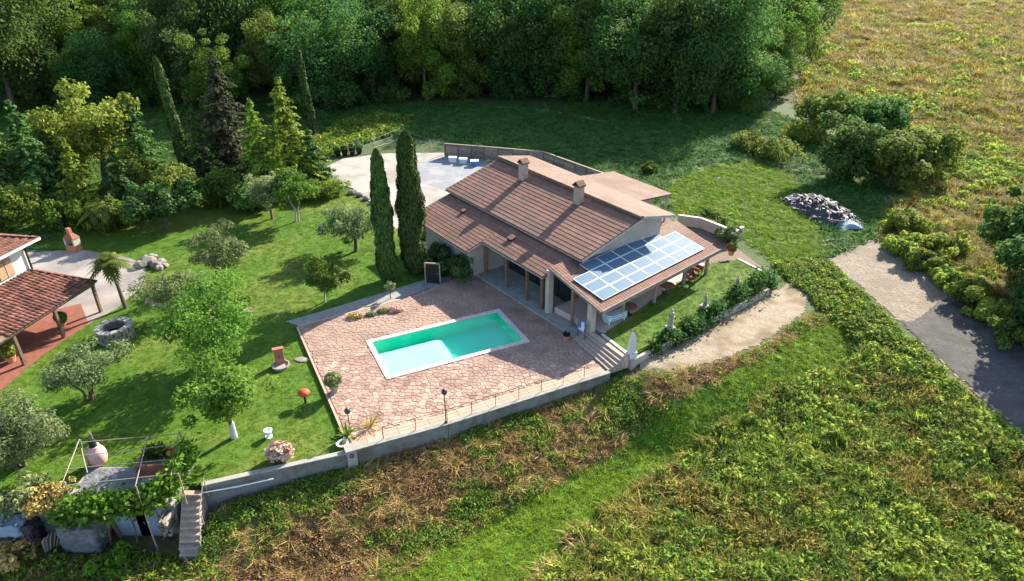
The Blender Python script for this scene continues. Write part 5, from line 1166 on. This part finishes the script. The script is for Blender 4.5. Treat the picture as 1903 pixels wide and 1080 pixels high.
# ------------------------------------------------------------------ the wood behind
protos = []
for k in range(7):
    r = np.random.default_rng(200+k); R = (5.0, 5.6, 4.4, 5.2, 6.0, 4.0, 4.8)[k]; H = (15, 17, 16, 14, 18, 17, 13)[k]; lm = ('forest', 'forest', 'forest2', 'forest', 'forest', 'bright', 'forest2')[k]
    V, Q, lv, cc = crown_np(r, R*1.28, H*.50, H*.48, 95, 25000, .23, 1.6, hollow=.3); me_ = npmesh('crown', V, Q, lv, LM[lm])
    tm_ = trunk_mb(r, H, .32, cc, nlimb=9).mesh('trunk', True); tm_.materials.append(M['bark']); protos.append((tm_, me_, H))
def forest_tree(x, y, k, s_, rz, label, group):
    root = empty('woodland_tree', (x, y, float(terr(x, y))-.1), rz, label=label, cat='tree', group=group); root.scale = (s_*(.85+.3*abs(math.sin(x*7.1))), s_*(.85+.3*abs(math.cos(x*3.3))), s_*(.8+.45*abs(math.sin(x*1.7+y))))
    link(bpy.data.objects.new('trunk', protos[k][0]), root); link(bpy.data.objects.new('crown', protos[k][1]), root)
r = np.random.default_rng(77); names = ('dark green', 'tall dark green', 'yellowish', 'dark green', 'tall dark green', 'bright green', 'yellowish')
rows_ = [(118, 7.4, .95), (126, 7.8, 1.15), (136, 8.5, 1.3), (149, 9.5, 1.35), (165, 11, 1.4)]
for ri, (yy, sp_, sc) in enumerate(rows_):
    xl, xr = -.80*yy-4, .445*yy-5
    x = xl+r.uniform(0, 4)
    while x < xr:
        y = yy+r.uniform(-3, 3)
        if ri == 0 and x < -28: y -= r.uniform(4, 16)
        k = int(r.integers(7)); 
        side = ('at the far left', 'behind the garden conifers', 'behind the courtyard', 'behind the villa ridge', 'right of the villa')[int(np.clip((x+80)/140*5, 0, 4))]
        forest_tree(x, y, k, sc*r.uniform(.8, 1.18), r.uniform(0, 6.28), ('%s tree, wood row %s, %s' % (names[k], ('one', 'two', 'three', 'four', 'five')[ri], side)), 'trees of the wood behind the meadow')
        x += sp_*r.uniform(.75, 1.25)
for px, py, k, s_ in ((1180, 205, 1, 1.1), (1255, 212, 0, 1.15), (1325, 212, 4, .95), (1375, 205, 3, .8), (1425, 150, 5, .65), (1440, 185, 5, .5), (1400, 185, 2, .6), (1462, 110, 5, .65), (1475, 70, 6, .7), (1490, 40, 5, .7), (1365, 195, 6, .65)):
    p = at(px, py); forest_tree(p.x, p.y, k, s_, px*.1, '%s tree on the right edge of the wood' % names[k], 'trees on the right edge of the wood')
for px, py, R, lm in ((640, 195, 3.5, 'forest'), (720, 188, 3.0, 'forest'), (860, 182, 3.2, 'forest2'), (960, 178, 3.4, 'forest'), (1060, 185, 3.5, 'forest'), (1180, 195, 3.4, 'forest2'), (1250, 200, 3.0, 'forest2'), (1320, 200, 3.2, 'forest'), (560, 200, 3.0, 'forest'), (420, 195, 3.6, 'forest'), (300, 192, 3.4, 'forest'), (180, 195, 3.6, 'forest'), (60, 195, 3.4, 'forest')):
    broad('understory_shrub', px, py, R*1.1, R, lm, 'dark undergrowth shrub at the foot of the wood', 130+px, nl=2200, ls=.3, zfrac=.45, cat='shrub', group='undergrowth at the foot of the wood')

# ================================================================== ground cover (uncountable)
def blade_tuft(seed, n, h, spread, wd, lm, curl=.5, name='tuft'):
    r = np.random.default_rng(seed); V = []; Q = []; lv = []
    for k in range(n):
        a = r.uniform(0, 6.28); b0 = r.normal(size=2)*spread*.35; hh = h*r.uniform(.55, 1.15); out = spread*r.uniform(.2, 1)*curl*1.6; v = r.uniform(0, 1)
        for i, (t, ww) in enumerate(((0, .8), (.55, 1), (1, .12))):
            cx = b0[0]+math.cos(a)*out*t*t; cy = b0[1]+math.sin(a)*out*t*t; z = hh*t*(1-.35*curl*t)-.03; s_ = wd*ww/2
            V += [(cx-math.sin(a)*s_, cy+math.cos(a)*s_, z), (cx+math.sin(a)*s_, cy-math.cos(a)*s_, z)]; lv += [v, v]
        n0 = len(V)-6; Q += [(n0, n0+1, n0+3, n0+2), (n0+2, n0+3, n0+5, n0+4)]
    return bpy.data.objects.new(name, npmesh(name, np.array(V), np.array(Q), np.array(lv), LM[lm]))
def leaf_tuft(seed, n, h, R, ls, lm, el=1.8, name='clump'):
    r = np.random.default_rng(seed); d = unit(r, n); d[:, 2] = np.abs(d[:, 2]); rad = r.uniform(.3, 1, n)**.5
    pos = d*rad[:, None]*np.array([R, R, h]); pos[:, :2] *= (1+.25*np.sin(np.arctan2(d[:, 1], d[:, 0])*3+seed))[:, None]
    V, Q, lv = leaf_quads(pos, d+r.normal(size=(n, 3))*.7+np.array([0, 0, .4]), ls, r, el)
    return bpy.data.objects.new(name, npmesh(name, V, Q, lv, LM[lm]))
def scatter(name, pts, sc, variants, label, idx=None, seed=0, tilt=.25):
    r = np.random.default_rng(seed); n = len(pts)
    col = bpy.data.collections.new(name+'_sources')
    for i, v in enumerate(variants): v.name = '%s_%02d' % (name, i); col.objects.link(v)
    me = bpy.data.meshes.new(name); me.vertices.add(n); me.vertices.foreach_set('co', pts.astype(np.float32).ravel())
    a = me.attributes.new('scl', 'FLOAT', 'POINT'); a.data.foreach_set('value', sc.astype(np.float32))
    a = me.attributes.new('rot', 'FLOAT_VECTOR', 'POINT'); a.data.foreach_set('vector', np.stack([r.normal(size=n)*tilt, r.normal(size=n)*tilt, r.uniform(0, 6.283, n)], -1).astype(np.float32).ravel())
    if idx is None: idx = r.integers(0, len(variants), n)
    a = me.attributes.new('idx', 'INT', 'POINT'); a.data.foreach_set('value', idx.astype(np.int32)); me.update()
    o = tag(link(bpy.data.objects.new(name, me)), label, kind='stuff')
    g = bpy.data.node_groups.new(name, 'GeometryNodeTree'); g.interface.new_socket('Geometry', in_out='INPUT', socket_type='NodeSocketGeometry'); g.interface.new_socket('Geometry', in_out='OUTPUT', socket_type='NodeSocketGeometry')
    N = g.nodes; L = g.links; gi = N.new('NodeGroupInput'); go = N.new('NodeGroupOutput'); ip = N.new('GeometryNodeInstanceOnPoints'); ci = N.new('GeometryNodeCollectionInfo')
    ci.inputs['Collection'].default_value = col; ci.inputs['Separate Children'].default_value = True; ci.inputs['Reset Children'].default_value = True; ip.inputs['Pick Instance'].default_value = True
    def na(nm, ty):
        q = N.new('GeometryNodeInputNamedAttribute'); q.data_type = ty; q.inputs['Name'].default_value = nm; return q.outputs['Attribute']
    L.new(gi.outputs[0], ip.inputs['Points']); L.new(ci.outputs[0], ip.inputs['Instance']); L.new(na('idx', 'INT'), ip.inputs['Instance Index'])
    L.new(na('rot', 'FLOAT_VECTOR'), ip.inputs['Rotation']); L.new(na('scl', 'FLOAT'), ip.inputs['Scale']); L.new(ip.outputs[0], go.inputs[0])
    o.modifiers.new('scatter', 'NODES').node_group = g; return o
def pts_in(poly, dens, seed, lift=0.0, zf=None, avoid=None):
    r = np.random.default_rng(seed); xs = [p[0] for p in poly]; ys = [p[1] for p in poly]; A = (max(xs)-min(xs))*(max(ys)-min(ys))
    n = int(A*dens); x = r.uniform(min(xs), max(xs), n); y = r.uniform(min(ys), max(ys), n); k = inpoly(x, y, poly)
    for a in (avoid or []): k &= ~inpoly(x, y, a)
    x, y = x[k], y[k]; z = (terr(x, y) if zf is None else np.full(len(x), zf))+lift
    return np.stack([x, y, z], -1)
r = np.random.default_rng(5)
# bank below the wall: dry grass, rusty litter and green weeds in patches
p = pts_in(W_BANK, 20, 1, avoid=[W_STRIP]); nz_ = vnoise(p[:, 0], p[:, 1], .55, 9)+.35*vnoise(p[:, 0], p[:, 1], 1.9, 4)+r.normal(size=len(p))*.28
sdw = edge_sd(p[:, 0], p[:, 1]); nz_ += np.where(sdw < 2.0, .25, 0)
ix = np.where(nz_ > .68, r.integers(6, 8, len(p)), np.where(nz_ > .28, r.integers(4, 6, len(p)), np.where(nz_ > -.2, r.integers(0, 2, len(p)), r.integers(2, 4, len(p)))))
scatter('bank_weeds', p, r.uniform(.45, 1.2, len(p)), [blade_tuft(1, 40, .42, .45, .02, 'dry', .8), blade_tuft(2, 36, .3, .5, .022, 'dry', 1.1), blade_tuft(3, 40, .3, .5, .022, 'rust', 1.0), leaf_tuft(4, 70, .3, .4, .07, 'rust', 2.2),
        leaf_tuft(5, 90, .35, .38, .07, 'weed'), blade_tuft(6, 44, .4, .42, .022, 'weed', .7), leaf_tuft(7, 100, .4, .42, .07, 'bright'), leaf_tuft(8, 90, .35, .45, .08, 'fieldg')], 'dry and green weeds on the bank below the retaining wall', ix, 1)
p = pts_in(W_STRIP, 34, 2)
scatter('strip_grass', p, r.uniform(.5, 1.2, len(p)), [blade_tuft(11, 34, .17, .3, .025, 'strip', .7), blade_tuft(12, 34, .14, .34, .025, 'strip', .9), blade_tuft(13, 30, .24, .3, .025, 'strip', .7)], 'bright green grass strip between bank and crop field', None, 2)
p = pts_in(W_FIELD, 9.5, 3, avoid=[W_STRIP]); nz_ = vnoise(p[:, 0], p[:, 1], .4, 2)+r.normal(size=len(p))*.35
ix = np.where(nz_ > .3, r.integers(4, 6, len(p)), np.where(nz_ > -.15, r.integers(2, 4, len(p)), r.integers(0, 2, len(p))))
left = p[:, 0]-.55*(p[:, 1]-20) < 5.5; ix = np.where(left & (r.uniform(size=len(p)) < .55), r.integers(6, 8, len(p)), ix)
scatter('crop_field', p, r.uniform(.6, 1.3, len(p)), [leaf_tuft(21, 130, .8, .5, .095, 'weed', 2.4), blade_tuft(22, 46, .95, .6, .042, 'weed', .8), leaf_tuft(23, 130, .75, .5, .095, 'fieldg', 2.2), blade_tuft(24, 46, .85, .65, .042, 'fieldg', .9),
        leaf_tuft(25, 120, .65, .5, .095, 'field', 2.2), blade_tuft(26, 46, .9, .6, .04, 'field', .8), blade_tuft(27, 40, .7, .6, .04, 'dry', .9), blade_tuft(28, 42, .8, .6, .04, 'field', 1.0)], 'tangled yellow green crop plants in the lower right field', ix, 3)
p = pts_in(W_WEED, 14, 4); scatter('verge_weeds', p, r.uniform(.5, 1.3, len(p)), [leaf_tuft(31, 100, .5, .42, .09, 'bright', 1.9), leaf_tuft(32, 100, .5, .45, .09, 'weed', 1.9), blade_tuft(33, 30, .55, .45, .04, 'weed', .7), leaf_tuft(34, 60, .4, .45, .12, 'yellow', 1.8)], 'leafy green weeds on the verge between gravel strip and road', None, 4)
# upper right field
W_UP2 = [q for q in W_UPF]
xs = [q.x for q in W_UP2]; ys = [q.y for q in W_UP2]
n = 90000; x = r.uniform(20, 240, n); y = 30+270*r.uniform(0, 1, n)**1.7; k = inpoly(x, y, W_UP2); x, y = x[k], y[k]
sc_ = r.uniform(.6, 1.25, len(x))*np.clip(y/70, .8, 2.2); p = np.stack([x, y, terr(x, y)-.05], -1)
nz_ = vnoise(x, y, .12, 6)+.5*vnoise(x, y, .5, 2)+r.normal(size=len(x))*.3+.006*(y-90)
ix = np.where(nz_ > .55, r.integers(4, 6, len(x)), np.where(nz_ > -.45, np.where(r.uniform(size=len(x)) < .10, 2, r.integers(0, 2, len(x))), r.integers(2, 4, len(x))))
keep = r.uniform(size=len(x)) < np.clip(60/np.maximum(y, 1), .25, 1); 
scatter('meadow_field', p[keep], sc_[keep], [blade_tuft(41, 60, .75, .8, .05, 'field', .9), blade_tuft(42, 60, .8, .8, .05, 'field', .8), leaf_tuft(43, 110, .7, .75, .13, 'weed', 2.4), leaf_tuft(44, 110, .75, .8, .13, 'fieldg', 2.2), blade_tuft(45, 60, .7, .8, .05, 'dry', .9), blade_tuft(46, 60, .7, .8, .05, 'field', 1.0)], 'rough yellow brown field on the upper right', ix[keep], 5)
# shaded meadow and lawn
p = pts_in(W_MEAD, 5, 6, avoid=[wpoly([(1235, 350), (1300, 315), (1400, 300), (1480, 330), (1520, 420), (1540, 474), (1440, 492), (1395, 455), (1330, 425), (1260, 400)])]); scatter('meadow_grass', p, r.uniform(.5, 1.3, len(p)), [blade_tuft(51, 26, .35, .6, .05, 'meadow', .8), blade_tuft(52, 24, .28, .7, .05, 'meadow', 1.0), leaf_tuft(53, 40, .25, .5, .12, 'meadow')], 'long meadow grass in the shade behind the villa', None, 6)
Wsun = wpoly([(1235, 350), (1300, 315), (1400, 300), (1480, 330), (1520, 420), (1540, 474), (1440, 492), (1395, 455), (1330, 425), (1260, 400)])
p = pts_in(Wsun, 14, 26); scatter('sunny_grass', p, r.uniform(.6, 1.3, len(p)), [blade_tuft(151, 36, .2, .45, .03, 'strip', .8), blade_tuft(152, 34, .18, .45, .03, 'strip', .9), blade_tuft(153, 30, .26, .4, .03, 'grass', .8)], 'sunlit bright green rough grass right of the villa', None, 26)
Wm2 = wpoly([(585, 262), (640, 225), (700, 212), (770, 222), (740, 250), (690, 262), (630, 285), (590, 300)])
p = pts_in(Wm2, 5, 16); scatter('scrub_patch', p, r.uniform(.6, 1.5, len(p)), [leaf_tuft(54, 60, .6, .7, .18, 'weed'), leaf_tuft(55, 60, .5, .7, .14, 'bright'), blade_tuft(56, 26, .6, .7, .06, 'weed', .8)], 'sunlit pale scrub beyond the courtyard', None, 16)
p = pts_in([atz(*q) for q in ((-250, 190), (570, 190), (600, 262), (600, 300), (640, 350), (560, 340), (350, 355), (100, 450), (-200, 470))], 4, 17); scatter('grove_grass', p, r.uniform(.5, 1.2, len(p)), [blade_tuft(57, 26, .3, .6, .05, 'grass', .8), blade_tuft(58, 24, .25, .7, .05, 'meadow', 1.0)], 'grass beneath the conifers', None, 17)
p = pts_in(W_LAWN, 22, 7, zf=0.0, avoid=[[atz(*q) for q in P_COURT], [atz(*q) for q in P_DRIVE], [atz(*q) for q in P_PATH], [atz(*q) for q in P_TERR]])
scatter('lawn_grass', p, r.uniform(.6, 1.2, len(p)), [blade_tuft(61, 24, .07, .26, .02, 'grass', .7), blade_tuft(62, 22, .06, .3, .02, 'grass', .9)], 'short mown grass blades of the garden lawn', None, 7, .1)
p = pts_in(PL, 22, 8, zf=LZ); scatter('patio_grass', p, r.uniform(.6, 1.2, len(p)), [blade_tuft(63, 24, .08, .26, .02, 'grass', .7), blade_tuft(64, 22, .06, .3, .02, 'vine', .9)], 'short bright grass blades of the patio lawn', None, 8, .1)
# rough ground at the lower left corner and right of the stairs
p = pts_in(wpoly([(-60, 1110), (-60, 985), (130, 1035), (240, 1020), (330, 1045), (380, 1040), (420, 1110)]), 12, 9)
scatter('corner_weeds', p, r.uniform(.5, 1.2, len(p)), [leaf_tuft(71, 60, .4, .4, .12, 'vine'), blade_tuft(72, 26, .4, .5, .035, 'dry', .9), leaf_tuft(73, 50, .3, .4, .11, 'weed')], 'weeds on the low ground below the shed', None, 9)
# bare edge stones scattered on the gravel

# ------------------------------------------------------------------ tell look-alikes apart by their place
ORD = ('first', 'second', 'third', 'fourth', 'fifth', 'sixth', 'seventh', 'eighth', 'ninth', 'tenth', 'eleventh', 'twelfth', 'thirteenth')
def single_out(kinds):
    by = {}
    for o in S.objects:
        if o.parent is None and o.get('label') and o.name.split('.')[0] in kinds: by.setdefault(o['label'], []).append(o)
    for lb, os_ in by.items():
        if len(os_) > 1:
            for i, o in enumerate(sorted(os_, key=lambda q: q.location.x/max(q.location.y, 1))): o['label'] = '%s, %s from left' % (lb, ORD[min(i, 12)])
single_out(('woodland_tree', 'understory_shrub', 'roadside_bush', 'flower_tub', 'boulder'))
